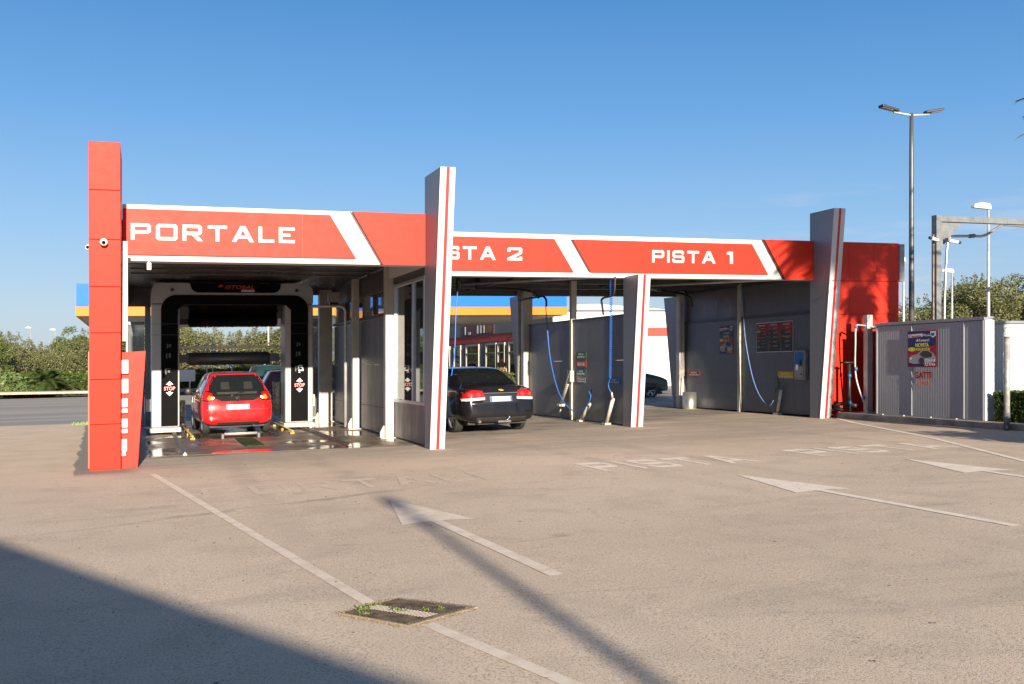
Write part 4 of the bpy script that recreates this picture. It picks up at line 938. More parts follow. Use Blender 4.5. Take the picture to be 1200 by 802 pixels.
# hose B (coil)
t = thing('coiled_air_hose', 'bright blue spiral hose hanging straight down in front of the blue sign', 'hose', (10.35, 21.15, 3.3))
MB().tube(smooth([(10.35, 20.95, 3.5), (10.35, 21.0, 3.12), (10.35, 21.2, 3.06), (10.35, 21.5, 3.05), (10.35, 21.68, 3.0), (10.35, 21.64, 2.85), (10.35, 21.58, 2.64)]), .026, 8).build('ceiling_arm', BLACKP, t)
pts = []
for i in range(52*9+1):
    q = i/(52*9); a = i/9*2*math.pi; zz = 3.45-2.3*q; pts.append((10.35+.03*math.cos(a), 21.16+.03*math.sin(a)+.05*q*q, zz))
MB().tube(pts, .008, 6).build('spiral_hose', HOSE, t)
MB().tube(smooth([(10.35, 21.2, 1.15), (10.36, 21.33, .98), (10.38, 21.3, .86), (10.42, 21.27, .78)]), .011, 6).build('hose_end', HOSE, t)
MB().tube([(10.42, 21.27, .8), (10.45, 21.3, .68), (10.47, 21.38, .62)], [.02, .03, .02], 8).build('blow_gun', STEEL, t)
# hose in the bay on the left
t = thing('wash_hose', 'thin dark blue hose hanging from a ceiling swivel close to the tall middle blade', 'hose', (6.8, 22, 3.5))
MB().tube([(6.86, 22.0, 3.6), (6.86, 22.0, 3.3)], .05, 10).build('swivel', BLACKP, t); MB().tube(smooth([(6.95, 22.3, 3.4), (6.86, 22.0, 3.34), (6.84, 22.0, 3.2)]), .035, 8).build('ceiling_arm', BLACKP, t)
MB().tube(smooth([(6.84, 22, 3.2), (6.80, 22, 2.7), (6.75, 22, 1.6), (6.6, 22.2, .9), (6.2, 22.6, .5), (5.7, 23, .8)]), .012, 8).build('hose', HOSE, t)
# second swivel arm
t = thing('ceiling_boom', 'curved black swivel boom under the roof of the middle bay', 'boom', (8.6, 24.4, 3.6))
MB().tube([(8.0, 24.0, 3.775), (8.0, 24.0, 3.4)], .07, 12).build('swivel', BLACKP, t); MB().tube(smooth([(8.0, 24.0, 3.42), (8.8, 24.1, 3.44), (9.6, 24.4, 3.40), (9.9, 24.6, 3.25)]), .035, 8).build('arm', BLACKP, t)
t = thing('ceiling_boom', 'black swivel boom under the roof of the right hand bay', 'boom', (13.5, 24.4, 3.6))
MB().tube([(13.4, 24.4, 3.775), (13.4, 24.4, 3.42)], .07, 12).build('swivel', BLACKP, t); MB().tube(smooth([(13.4, 24.4, 3.44), (14.2, 25.2, 3.46), (15.2, 25.9, 3.40), (15.4, 26.0, 3.1)]), .032, 8).build('arm', BLACKP, t)
# bay one
t = thing('wash_hose', 'pale blue hose hanging in a loop on the right bay wall beside the bright post', 'hose', (16., 24, 3.2))
MB().tube(smooth([(15.9, 24.15, 3.5), (15.92, 24.12, 2.9), (15.94, 24.08, 2.3), (15.95, 23.94, 1.65), (15.95, 23.69, .98), (15.95, 23.40, .54), (15.95, 23.08, .29), (15.94, 22.85, .25), (15.93, 22.69, .39)]), .014, 8).build('hose', HOSEP, t)
MB().tube([(15.93, 22.69, .39), (15.95, 22.6, .74)], .012, 6).build('hose_end', BLACKP, t); MB().tube([(15.95, 22.6, .66), (15.97, 22.52, .78), (15.97, 22.56, 1.02)], [.025, .035, .012], 8).build('spray_gun', pm('green black gun', (.03, .09, .04), .5), t)
holder(16.0, 22.62, 22.44, .68, 'ivory lance holder leaning on the right bay wall under the yellow sign')
t = thing('lance_bucket', 'open silver cylinder with a black lance at the far end of the right bay', 'bucket', (15.85, 26.85, 0))
m = MB(); m.lathe([(0, .0), (.21, .0), (.215, .02), (.215, .52), (.2, .52), (.2, .05), (0, .05)], (15.8, 26.85, 0), 'Z', 28); m.build('barrel', pm('brushed steel drum', (.6, .58, .54), .3, .85, .1, 4), t)
MB().tube([(15.8, 26.95, .1), (15.86, 27.25, .75), (15.88, 27.3, 1.0)], [.015, .015, .022], 8).build('lance', BLACKP, t)
MB().tube(smooth([(15.9, 27.45, 3.3), (15.88, 27.5, 1.6), (15.86, 27.6, .5), (15.84, 27.8, .28), (15.84, 27.9, .45)]), .012, 6).build('hose', HOSEP, t)
# ---- signs
GREEN = pm('green sign', (.02, .16, .07), .5); SRED = pm('red sign', (.45, .05, .03), .5); TEAL = pm('teal sign', (.015, .14, .16), .5)
SGREY = pm('grey sign', (.20, .21, .23), .5); SBLUE = pm('blue sign', (.01, .16, .45), .5); SYEL = pm('yellow sign', (.60, .42, .02), .5); SRED2 = pm('crimson sign', (.42, .02, .04), .5)
PRNT = pm('pale print', (.62, .62, .60), .5)
UX, UZ = (0, -1, 0), (0, 0, 1)
def wall_sign(label, x, yl, yr, w0, w1, mat, lines, grp=None, name='wall_sign', prn=None, cat='sign'):
    """yl = far edge (left as seen), yr = near edge; faces -X"""
    o = MB().box(x-.008, x, yr, yl, w0, w1).build(name, mat, None, bevel=.002); tag(o, label, cat, grp)
    n = len(lines); H = w1-w0; W = yl-yr
    if n:
        m = MB()
        for i, (s, wd) in enumerate(lines):
            h = H*.62/n; z = w1-H*.16-(i+1)*h*1.0-(i*H*.08)
            put_text(m, s, (x-.009, yl-W*(1-wd)/2, z), UX, UZ, W*wd, h*.8, .001, .02)
        m.build('lettering', prn or PRNT, o)
    return o
X2 = 10.655
gs = 'small signs stacked on the divider'
wall_sign('green sign with two lines of print, topmost of the stack on the divider', X2, 23.86, 23.22, 1.60, 1.78, GREEN, [('SUPER', .5), ('SHAMPOO', .7)])
wall_sign('plain red sign with one word below the green one on the divider', X2, 23.86, 23.22, 1.38, 1.56, SRED, [('INSETTI', .65)])
wall_sign('teal sign with two lines between the red and grey signs on the divider', X2, 23.86, 23.22, 1.17, 1.34, TEAL, [('CERA', .35), ('PROTETTIVA', .7)])
wall_sign('grey sign with two lines, lowest of the stack on the divider', X2, 23.80, 23.26, .98, 1.13, SGREY, [('RISCIACQUO', .8), ('OSMOTICO', .75)])
wall_sign('blue sign low on the divider behind the spiral hose', X2, 22.0, 21.27, .98, 1.14, SBLUE, [('ARIA', .4), ('COMPRESSA', .75)])
X1 = 16.055
wall_sign('crimson sign with white print low on the right bay wall above the drum', X1, 27.36, 26.66, 1.0, 1.17, SRED2, [('VIETATO', .5), ('FUMARE', .75)])
wall_sign('yellow sign with pale print under the price board', X1, 22.66, 21.98, .98, 1.16, SYEL, [('GETTONI', .55), ('QUI CAMBIO', .8)])
# coin box
t = thing('coin_box', 'steel coin box with blue upper face on the right bay wall', 'coin box', (X1, 21.6, .95))
MB().box(X1-.10, X1, 21.36, 21.83, .95, 1.72).build('case', pm('worn steel case', (.30, .30, .31), .4, .5, .15, 5), t, bevel=.01)
m = MB(); m.prism([(X1-.103, 21.79, 1.30), (X1-.103, 21.44, 1.45), (X1-.103, 21.44, 1.66), (X1-.103, 21.79, 1.66)][::-1], (-.004, 0, 0)); m.build('blue_face', SBLUE, t)
m = MB(); m.box(X1-.11, X1-.104, 21.44, 21.79, 1.02, 1.29); m.build('grey_face', SILVER, t)
m = MB(); m.box(X1-.13, X1-.108, 21.5, 21.56, 1.32, 1.46); m.build('coin_slot', BLACKP, t); m = MB(); m.box(X1-.14, X1-.112, 21.6, 21.7, 1.2, 1.34); m.build('coin_tray', CHROME, t); m = MB(); m.lathe([(0, -.13), (.02, -.13), (.022, -.10)], (X1, 21.5, 1.1), 'X', 12); m.build('lock', BLACKP, t)
# price board: three red and charcoal panels in a frame
t = thing('price_board', 'wide framed board of three red and charcoal panels on the right bay wall', 'board', (X1, 22.8, 1.7))
fr = MB(); fr.box(X1-.022, X1, 21.98, 23.64, 1.68, 2.50); bf = fr.build('frame', ALU, t, bevel=.004)
CH = pm('charcoal board', (.035, .035, .035), .5); BRED = pm('board red', (.28, .015, .02), .5); ORG = pm('orange print', (.55, .22, .02), .5)
cols = [SBLUE, SYEL, TEAL, SRED2, SRED, TEAL, SGREY]
for i in range(3):
    ya = 23.62-i*.55; yb = ya-.53; W = ya-yb
    bp = MB().box(X1-.027, X1-.0225, yb, ya, 1.70, 2.48).build('board_panel', CH, t)
    cv = [(ya, 2.48), (ya, 2.28)]+[(ya-W*(.15+.85*math.sin(k/8*math.pi/2)), 2.28-.38*(1-math.cos(k/8*math.pi/2))) for k in range(9)]+[(yb, 1.9), (yb, 2.48)]
    m = MB(); m.prism([(X1-.0275, y_, z_) for y_, z_ in cv], (-.002, 0, 0)); m.build('red_field', BRED, bp)
    m = MB(); put_text(m, ('PROGRAMMI', 'ISTRUZIONI', 'PREZZI')[i], (X1-.031, ya-W*.2, 2.40), UX, UZ, W*.55, .035, .001, .02)
    for k in range(7 if i == 0 else 5):
        z_ = 2.33-k*(.085 if i == 0 else .12)
        for q in range(2 if i else 1):
            put_text(m, ('lavaggio auto', 'risciacquo', 'acqua e cera')[(k+q) % 3], (X1-.031, ya-W*.42, z_-.03*q), UX, UZ, W*(.42-.1*q), .018, .0008)
    m.build('lettering', PRNT, bp)
    if i == 0:
        for k, cm in enumerate(cols): MB().box(X1-.034, X1-.0305, ya-W*.36, ya-W*.08, 2.315-k*.085, 2.365-k*.085).build('program_patch', cm, bp)
    if i == 1:
        for k in range(5): MB().lathe([(0, -.0335), (.022, -.0335), (.022, -.0305)], (X1, ya-W*.16, 2.33-k*.12), 'X', 14).build('step_dot', ORG, bp)
    if i == 2: m = MB(); put_text(m, 'GETTONE 1 EURO', (X1-.034, ya-W*.15, 2.08), UX, UZ, W*.6, .03, .001, .02); m.build('yellow_lettering', SYEL, bp)
# poster builder (the same printed poster hangs twice)
NAVY = pm('navy print', (.012, .03, .12), .45); PWH = pm('white print', (.7, .7, .7), .45); PRED = pm('poster red', (.35, .015, .03), .45); PYEL = pm('poster yellow', (.65, .60, .04), .45); PGREY = pm('poster car grey', (.33, .35, .38), .45); PDK = pm('poster dark', (.04, .045, .05), .45)
def poster(label, O, W, H, ux=UX, uz=UZ, nx=(-1, 0, 0)):
    t = thing('poster', label, 'poster', (O[0], O[1], O[2]))
    O = Vector(O); ux = Vector(ux); uz = Vector(uz); nn = Vector(nx)
    def P(a, b, k): return tuple(O+ux*(a*W)+uz*(b*H)+nn*k)
    def sh(name, mat, pts, k, par=t):
        m = MB(); m.prism([P(a, b, k) for a, b in pts], tuple(nn*.0012)); return m.build(name, mat, par)
    sh('paper', PRED, [(0, 0), (1, 0), (1, 1), (0, 1)], .002)
    sh('navy_field', NAVY, [(.025, .40), (.975, .60), (.975, .98), (.025, .98)], .0035)
    sh('navy_foot', NAVY, [(.025, .02), (.62, .02), (.55, .2), (.025, .22)], .0036)
    b = sh('white_band', PWH, [(.03, .81), (.52, .83), (.52, .92), (.03, .90)], .005)
    m = MB(); put_text(m, 'Cambia', P(.05, .825, .0065), ux, uz, W*.44, H*.06, .0005, .03); m.build('lettering', PRED, b)
    m = MB(); put_text(m, 'Modo', P(.55, .84, .005), ux, uz, W*.22, H*.06, .0005, 0, .3); put_text(m, 'di Lavare!', P(.3, .70, .005), ux, uz, W*.45, H*.075, .0005, .01); m.build('white_lettering', PWH, t)
    m = MB(); put_text(m, 'NOVITA', P(.28, .55, .005), ux, uz, W*.46, H*.11, .0005, .03); put_text(m, 'ASSOLUTA', P(.28, .45, .005), ux, uz, W*.5, H*.08, .0005, .02); m.build('yellow_lettering', PYEL, t)
    sh('yellow_oval', PYEL, [(.15+.13*math.cos(k*.524), .49+.06*math.sin(k*.524)) for k in range(12)], .0055)
    sd = sh('shield', PWH, [(.79, .97), (.97, .97), (.97, .85), (.88, .79), (.79, .85)], .005); sh('shield_mark', SBLUE, [(.82, .93), (.94, .93), (.94, .87), (.88, .83), (.82, .87)], .0065, sd)
    c = sh('car_picture', PGREY, [(.05, .13), (.06, .25), (.14, .31), (.34, .36), (.50, .46), (.72, .46), (.88, .38), (.97, .26), (.96, .14), (.6, .09), (.2, .09)], .006)
    sh('car_windows', PDK, [(.42, .35), (.54, .44), (.72, .44), (.86, .36), (.84, .27), (.6, .25)], .0075, c); sh('car_wheel', PDK, [(.5+.1*math.cos(k*.628), .17+.095*math.sin(k*.628)) for k in range(10)], .0078, c); sh('car_headlamp', PWH, [(.08, .2), (.16, .22), (.15, .27), (.08, .26)], .0078, c)
    m = MB(); put_text(m, 'SCHIUMA', P(.60, .13, .0085), ux, uz, W*.36, H*.08, .0005, .02); put_text(m, 'ATTIVA', P(.60, .035, .0085), ux, uz, W*.36, H*.08, .0005, .02); m.build('foam_lettering', PWH, t)
    return t
poster('navy and red poster of a grey car on the right bay wall behind the post', (X1-.001, 25.55, 1.66), .72, .84)

# ------------------------------------------------------------ steel kiosk, poster and lettering, wall, pipes on the right
t = thing('steel_kiosk', 'ribbed grey sheet metal kiosk standing on the kerb', 'kiosk', (16.9, 18.2, 0))
KI = panelled('kiosk ribbed sheet', (.29, .31, .345), .6, .0, 'Y', 84, .5, .01); KF = pm('kiosk trim', (.27, .29, .33), .4, .3, .06, 3); WHW = pm('white sandwich panel', (.50, .51, .52), .45, 0, .05, 1)
m = MB()
for ya, yb in ((18.42, 19.56), (16.86, 18.40), (16.34, 16.84)): m.box(16.70, 16.76, ya, yb, .14, 2.24)
m.build('ribbed_panel', KI, t)
m = MB()
for yy in (19.57, 18.41, 16.85, 16.32): m.box(16.68, 16.765, yy-.02, yy+.02, .12, 2.25)
m.box(16.67, 16.78, 16.26, 19.62, 2.255, 2.31); m.box(16.68, 16.78, 16.30, 19.6, .115, .138); m.build('trim', KF, t, bevel=.004)
MB().box(16.765, 17.0, 16.34, 19.58, .12, 2.28).build('body', WHW, t)
MB().box(16.69, 16.95, 16.26, 16.295, .12, 2.25).build('corner_panel', WHW, t, bevel=.006)
MB().box(16.785, 17.0, 16.3, 19.6, 2.285, 2.33).build('roof', KF, t)
m = MB()
for yy in (19.3, 18.6, 17.75, 17.0): m.lathe([(0, 0), (.025, 0), (.02, .03), (0, .03)], (16.64, yy, .116), 'Z', 8)
m.build('anchor_bolt', STEEL, t)
poster('navy and red poster of a grey car on the ribbed kiosk', (16.665, 18.50, 1.26), .90, .83)
KL = thing('kiosk_lettering', 'dark red GATTI letters with orange script below them on the kiosk', 'lettering', (16.67, 18.2, 1.1))
m = MB(); put_text(m, 'GATTI', (16.672, 18.29, 1.0), UX, UZ, .52, .15, .002, .03); m.build('word', pm('dark red letters', (.35, .015, .02), .4), KL)
m = MB(); put_text(m, 'Car Wash', (16.672, 18.25, .85), UX, UZ, .42, .11, .002, .0, .3); m.build('script', pm('orange script', (.55, .14, .06), .4), KL)
# white outbuilding behind the kiosk
t = thing('white_outbuilding', 'long low white clad outbuilding running right from the kiosk', 'outbuilding', (20, 17.6, 0))
WL = panelled('white horizontal cladding', (.38, .40, .42), .45, 0, 'Z', 60, .5, .04)
MB().box(17.0, 26, 17.35, 17.45, .12, 2.2).build('front_wall', WL, t); MB().box(16.99, 26.05, 17.3, 20.5, 2.21, 2.27).build('flat_roof', KF, t); MB().box(18.3, 26, 17.46, 20.4, .12, 2.19).build('body', WHW, t); MB().box(17.02, 17.10, 17.25, 17.33, .12, 2.2).build('corner_post', WHW, t)
# bollard pipe
t = thing('pipe_post', 'tall rusty grey pipe post at the kerb in front of the white outbuilding', 'post', (16.22, 15.25, 0))
MB().tube([(0, 0, 0), (0, 0, 1.84)], .055, 16).build('pipe', pm('rust flecked pipe', (.42, .41, .38), .5, .3, .2, 9, local=True), t, site=False); MB().tube([(0, 0, 1.842), (0, 0, 1.87)], .05, 16).build('cap', pm('rust', (.25, .12, .06), .8), t, site=False); MB().tube([(.0, 0, 0.0), (0, 0, .35)], .062, 16).build('sleeve', pm('dark sleeve', (.12, .13, .15), .6), t, site=False)
# white post and blue jointed pipes against the red wall
t = thing('white_steel_post', 'short pale steel post between the red end wall and the kiosk', 'post', (17.0, 20.1, 0))
MB().box(16.82, 16.98, 20.05, 20.2, .12, 2.55).build('shaft', STEEL, t, bevel=.006); MB().box(16.76, 17.04, 19.98, 20.26, .115, .14).build('base_plate', STEEL, t)
t = thing('pipe_stand', 'dark pipes with blue joints in front of the red end wall', 'pipes', (16.7, 20.2, 0))
MB().tube(smooth([(16.76, 20.0, .2), (16.68, 20.3, 1.0), (16.62, 20.25, 1.9), (16.64, 20.25, 2.25), (16.75, 20.2, 2.3), (17.2, 19.7, 2.15)]), .022, 8).build('grey_pipe', STEEL, t)
MB().tube([(16.56, 20.4, .15), (16.55, 20.4, 1.4)], .04, 10).build('dark_pipe', BLACKP, t)
MB().tube(smooth([(16.5, 20.5, .18), (16.3, 20.7, .25), (16.5, 20.6, .35), (16.7, 20.3, .3)]), .05, 8).build('dark_hose', BLACKP, t)
for x, y, z in ((16.64, 20.25, 2.26), (16.66, 20.28, 1.22), (16.55, 20.38, 1.05), (16.55, 20.38, .38), (16.75, 20.1, .5)): MB().tube([(x, y, z-.04), (x, y, z+.04)], .04, 10).build('blue_joint', SBLUE, t)
MB().tube([(16.3, 20.4, 1.38), (16.62, 20.3, 1.38)], .022, 8).build('tap', BLACKP, t)
GALVG = pm('dull zinc', (.19, .205, .215), .5, .3, .15, 5)
# steel goalpost for lorries
t = thing('steel_goalpost', 'tall galvanised goalpost frame with a corner gusset rising behind the kiosk', 'goalpost', (21.0, 22.2, 0))
MB().box(20.93, 21.10, 22.1, 22.3, 0, 5.45).build('upright', GALVG, t, bevel=.005)
MB().box(20.94, 40, 22.12, 22.28, 5.27, 5.43).build('cross_beam', GALVG, t, bevel=.005)
m = MB(); m.prism([(21.11, 22.19, 5.26), (21.11, 22.19, 4.45), (21.2, 22.19, 4.55), (21.75, 22.19, 5.12), (21.95, 22.19, 5.26)], (0, .02, 0)); m.build('gusset', GALVG, t)
MB().tube([(20.86, 22.15, 0), (20.86, 22.15, 4.9)], .025, 8).build('cable_duct', pm('brown duct', (.25, .18, .14), .5), t)
for lb, dx in (('white bullet camera on the left side of the steel goalpost', -.02), ('white bullet camera on the right side of the steel goalpost', .36)):
    c = thing('security_camera', lb, 'camera', (20.9+dx, 22.0, 4.72)); s_ = -1 if dx < 0 else 1
    MB().tube([(0, 0, 0), (s_*.28, -.05, -.04*s_)], .05, 10).build('housing', LETW, c, site=False); MB().tube([(s_*.281, -.05, -.04*s_), (s_*.36, -.06, -.05*s_)], .042, 10).build('lens', BLACKP, c, site=False); MB().box(-.03, .03, -.02, .12, -.02, .08).build('bracket', GALVG, c, site=False)
t = thing('jointed_boom_pipe', 'thin bent steel pipe rising and running right under the goalpost beam', 'pipe', (22.3, 23, 0))
MB().tube(smooth([(22.3, 23.2, 0), (22.25, 23.2, 2.5), (22.35, 23.2, 4.6), (22.45, 23.2, 4.95), (22.6, 23.2, 5.02), (23.3, 23.2, 5.05), (23.8, 23.2, 5.08), (24.4, 23.2, 5.38), (24.6, 23.2, 5.42), (25.6, 23.2, 5.40), (26.1, 23.2, 5.45), (26.7, 23.2, 5.75), (27.6, 23.2, 5.9)]), .04, 8).build('pipe', pm('stainless pipe', (.5, .46, .42), .3, .7, .1, 5), t)
MB().box(25.0, 25.9, 23.1, 23.3, 5.46, 5.6).build('joint_block', DSTEEL, t); MB().tube([(23.2, 23.2, 5.04), (23.4, 23.2, 5.06)], .06, 8).build('coupling', GALVG, t)

# ------------------------------------------------------------ street lamps
def lamp_double(name, label, x, y, h, rot=0., grp=None):
    t = thing(name, label, 'street lamp', (x, y, 0), rot, grp)
    GP = pm('galvanised lamp pole', (.11, .115, .12), .45, .4, .1, 6, local=True)
    MB().tube([(0, 0, 0), (0, 0, h*.5), (0, 0, h*.86), (0, 0, h)], [.085, .07, .06, .05], 14).build('pole', GP, t, site=False)
    MB().tube([(-.55, 0, h+.0), (0, 0, h-.05), (.55, 0, h)], .03, 8).build('cross_arm', STEEL, t, site=False)
    for s in (-1, 1):
        m = MB(); m.prism([(s*.42, -.09, h+.02), (s*.42, .09, h+.02), (s*.95, .12, h+.12), (s*.95, -.12, h+.12)], (0, 0, .07)); l = m.build('lamp_head', pm('dark lamp head', (.04, .04, .045), .5, .3, .1, 8, local=True), t, site=False, bevel=.015)
        m = MB(); m.prism([(s*.60, -.07, h+.05), (s*.60, .07, h+.05), (s*.93, .09, h+.113), (s*.93, -.09, h+.113)], (0, 0, -.008)); m.build('lens', pm('lamp lens', (.25, .25, .25), .3), l, site=False)
    return t
lamp_double('street_lamp', 'tall grey street lamp with two dark flat heads rising behind the kiosk', 19.95, 22.0, 8.2, R(-8))
def lamp_single(label, x, y, h, flip=-1, grp='single headed white street lamps', q=1.):
    t = thing('street_lamp', label, 'street lamp', (x, y, 0), 0, grp)
    MB().tube([(0, 0, 0), (0, 0, h)], [.07*q, .045*q], 12).build('pole', STEEL, t, site=False)
    m = MB(); f = flip*q
    m.prism([(f*-.08, -.1, h), (f*.75, -.1, h+.02*q), (f*.70, -.1, h+.16*q), (f*.35, -.1, h+.24*q), (f*-.02, -.1, h+.2*q)], (0, .2, 0)); m.build('lamp_head', LETW, t, site=False, bevel=.03)
    return t
lamp_single('white headed street lamp above the outbuilding, nearest and tallest of the single ones', 28.9, 28.0, 6.75)
lamp_single('small white headed street lamp just right of the goalpost upright', 32.2, 36, 5.7)
lamp_single('white headed lamp low over the trees right of the tallest single lamp', 41.3, 42.5, 5.9, -1)
lamp_single('far white lamp head above the trees at the left edge of the view', -8.6, 92, 5.1, q=.55)
lamp_single('far white lamp head above the trees, second from the left edge', -6.3, 86, 4.7, q=.55)
# the forecourt lamp behind the viewer whose shadow crosses the foreground
lamp_double('street_lamp', 'street lamp on the forecourt whose shadow crosses the foreground', 1.27, -16.1, 6.82, R(88))
# building behind the viewer that throws the shadow in the lower left corner
t = thing('kiosk_building', 'flat roofed pale building throwing its shadow across the lower left corner', 'building', (-8, -18, 0))
A_, Bb = Vector((-1.21-.053*14.6, 10.18-14.6)), Vector((1.2-.053*14.6, 4.8-14.6)); dd = (Bb-A_).normalized(); A2 = A_-dd*2.2; B2 = Bb+dd*12; nn = Vector((dd.y, -dd.x)); nn = nn if nn.x < 0 else -nn
m = MB(); m.prism([(A2.x, A2.y, 0), (B2.x, B2.y, 0), (*(B2+nn*14), 0), (*(A2+nn*14), 0)], (0, 0, 3.68)); m.build('walls', WHITE, t); m = MB(); e_ = nn*-.1; m.prism([(*(A2+e_), 3.685), (*(B2+e_), 3.685), (*(B2+nn*14.1), 3.685), (*(A2+nn*14.1), 3.685)], (0, 0, .12)); m.build('roof', DSTEEL, t)

# ------------------------------------------------------------ petrol canopy and shop beyond
t = thing('petrol_canopy', 'long petrol station canopy with blue and orange fascia behind the car wash', 'canopy', (8.5, 51, 0))
BLU = pm('canopy blue', (.005, .135, .52), .5, 0, .05, .5, spec=.2); ORA = pm('canopy orange', (.62, .195, .022), .5, 0, .05, .5, spec=.2)
CS = panelled('canopy soffit', (.42, .39, .35), .5, .1, 'X', 20, .8, .05)
MB().box(-2.5, 19.6, 45, 57, 4.19, 5.15).build('blue_fascia', BLU, t)
MB().box(-2.53, 19.63, 44.97, 57.03, 3.80, 4.185).build('orange_fascia', ORA, t)
MB().box(-2.35, 19.45, 45.15, 56.85, 3.76, 3.797).build('soffit', CS, t)
for x in (-1.7, 7.3, 14.7): MB().box(x, x+.35, 50.8, 51.15, 0, 3.755).build('column', STEEL, t, bevel=.01)
m = MB(); m.box(-2.2, -.6, 44.955, 44.965, 4.3, 4.5) if False else m.tube([(2.2, 44.96, 4.45), (2.5, 44.96, 4.6), (2.8, 44.96, 4.45)], .03, 6)
m.build('fascia_emblem', pm('emblem blue', (.02, .2, .6), .4), t)
t = thing('shop_building', 'low white shop with red stripe and tall dark windows beyond the middle bay', 'shop', (27, 60, 0))
SW = pm('white shop render', (.76, .75, .72), .8, 0, .05, .3); PKW = pm('pale shop wall', (.74, .68, .66), .8, 0, .05, .3); SHR = pm('shop red stripe', (.58, .05, .03), .55, 0, .05, .5)
MB().box(21, 46, 50, 76, 3.31, 4.22).build('parapet', SW, t); MB().box(20.96, 46.04, 49.96, 76.04, 2.84, 3.305).build('red_band', SHR, t); MB().box(21.03, 45.97, 50.03, 75.97, 0, 2.835).build('walls', PKW, t)
MB().box(20.925, 20.958, 50.0, 76, 3.31, 4.22).build('side_parapet_shade_skin', pm('grey parapet shade', (.20, .19, .18), .6, 0, .1, .5), t); MB().box(20.985, 21.025, 50.05, 75.9, .02, 2.83).build('side_wall_shade_skin', pm('taupe wall shade', (.16, .15, .14), .6, 0, .1, .5), t)  # added dark sheets: the canopy's shade on this side, put into colour
MB().box(20.92, 46.08, 49.92, 76.08, 4.225, 4.30).build('coping', DSTEEL, t)
BF = pm('beige window frame', (.40, .38, .34), .5, .2)
for ya, yb in ((54.2, 56.9), (57.6, 58.9), (59.2, 61.2), (62.6, 65.4), (66.6, 68.2), (69.2, 71.5)):
    m = MB()
    for a in ((ya, ya+.12, .1, 2.75), (yb-.12, yb, .1, 2.75), (ya+.121, yb-.121, 2.63, 2.75), (ya+.121, yb-.121, .1, .22), (ya+.121, yb-.121, 2.1, 2.16)): m.box(20.9, 20.982, *a)
    f = m.build('window', BF, t); MB().box(20.95, 20.978, ya+.122, yb-.122, .222, 2.628).build('pane', DARKGL, f)
sg = MB().box(20.90, 20.922, 59.5, 66.2, 3.36, 4.08).build('shop_sign', pm('faded red sign', (.16, .03, .03), .5), None); tag(sg, 'faded dark red shop sign with pale upright bars on the parapet', 'sign')
m = MB()
for y_ in (65.6, 62.9, 62.25, 61.6): m.box(20.885, 20.897, y_-.25, y_, 3.45, 3.98)
m.box(20.885, 20.897, 64.3, 64.8, 3.42, 3.6); m.build('bars', PRNT, sg)
MB().prism([(20.897, 61.0, 3.45), (20.897, 60.2, 3.45), (20.897, 59.9, 3.7), (20.897, 60.2, 3.98), (20.897, 61.0, 3.98), (20.897, 61.2, 3.7)], (-.01, 0, 0)).build('orange_mark', pm('rusty mark', (.3, .10, .03), .5), sg)
# roof pieces and finial on the shop roof
t = tag(MB().prism([(24, 55, 4.3), (34, 55, 4.3), (33, 55, 4.45), (26, 55, 4.95), (24.5, 55, 4.9)], (0, .3, 0)).build('roof_cover', pm('pale roof cover', (.45, .44, .42), .6)), 'low sloping pale roof cover on top of the shop', 'roof cover')
t = tag(MB().tube([(21.1, 50.4, 4.3), (21.0, 50.2, 4.75), (20.6, 50.1, 4.85)], .1, 8).build('roof_floodlight', LETW), 'small white floodlight on the near roof corner of the shop', 'floodlight')
# far white sign on a post and thin poles
t = thing('white_sign', 'blank white board on a post across the far road', 'sign', (2.6, 62.5, .13))
MB().box(1.95, 3.05, 62.5, 62.56, .75, 1.45).build('board', LETW, t); MB().box(2.7, 2.78, 62.56, 62.62, .13, .9).build('post', STEEL, t)
for i, (x, y, h) in enumerate(((3.75, 63, 3.0), (4.1, 63.3, 3.4), (5.2, 63, 3.2))):
    tag(MB().tube([(x, y, .13), (x, y, h)], .04, 8).build('thin_pole', STEEL), 'slim steel pole standing on the far verge', 'pole', 'slim poles on the far verge')
tag(MB().tube([(8.2, 70, 0), (8.2, 70, 5.6)], .06, 8).build('tall_thin_pole', pm('pale pole', (.6, .5, .42), .6)), 'tall thin pale pole among the trees seen past the roller brush', 'pole')

# ------------------------------------------------------------ vegetation
OL = leafm('olive leaves', (.11, .125, .05), (.27, .26, .12), (.18, .185, .085)); OL2 = leafm('green tree leaves', (.07, .105, .028), (.20, .225, .075), (.12, .155, .045)); HG = leafm('hedge leaves', (.04, .08, .014), (.12, .17, .03), (.07, .11, .02)); CAC = leafm('cactus green', (.10, .16, .05), (.22, .28, .10), (.16, .21, .07))
BARK = pm('bark', (.10, .075, .055), .9, 0, .3, 3, .5, 20, local=True); PALM = leafm('palm leaflets', (.04, .08, .02), (.12, .16, .05), (.07, .11, .03))
def leaves(m, cen, rad, n, sz, rr, squash=.8, hollow=.35):
    for _ in range(n):
        while True:
            d = Vector((rr.uniform(-1, 1), rr.uniform(-1, 1), rr.uniform(-1, 1)))
            if hollow < d.length < 1: break
        p = Vector(cen)+Vector((d.x*rad, d.y*rad, d.z*rad*squash))
        a = Vector((rr.gauss(0, 1), rr.gauss(0, 1), rr.gauss(0, .7))).normalized(); b = a.cross(Vector((rr.gauss(0, 1), rr.gauss(0, 1), rr.gauss(0, 1)))).normalized()
        s = sz*rr.uniform(.6, 1.4)
        m.add([p-a*s, p-b*s*.45, p+a*s, p+b*s*.45], [(0, 1, 2, 3)])
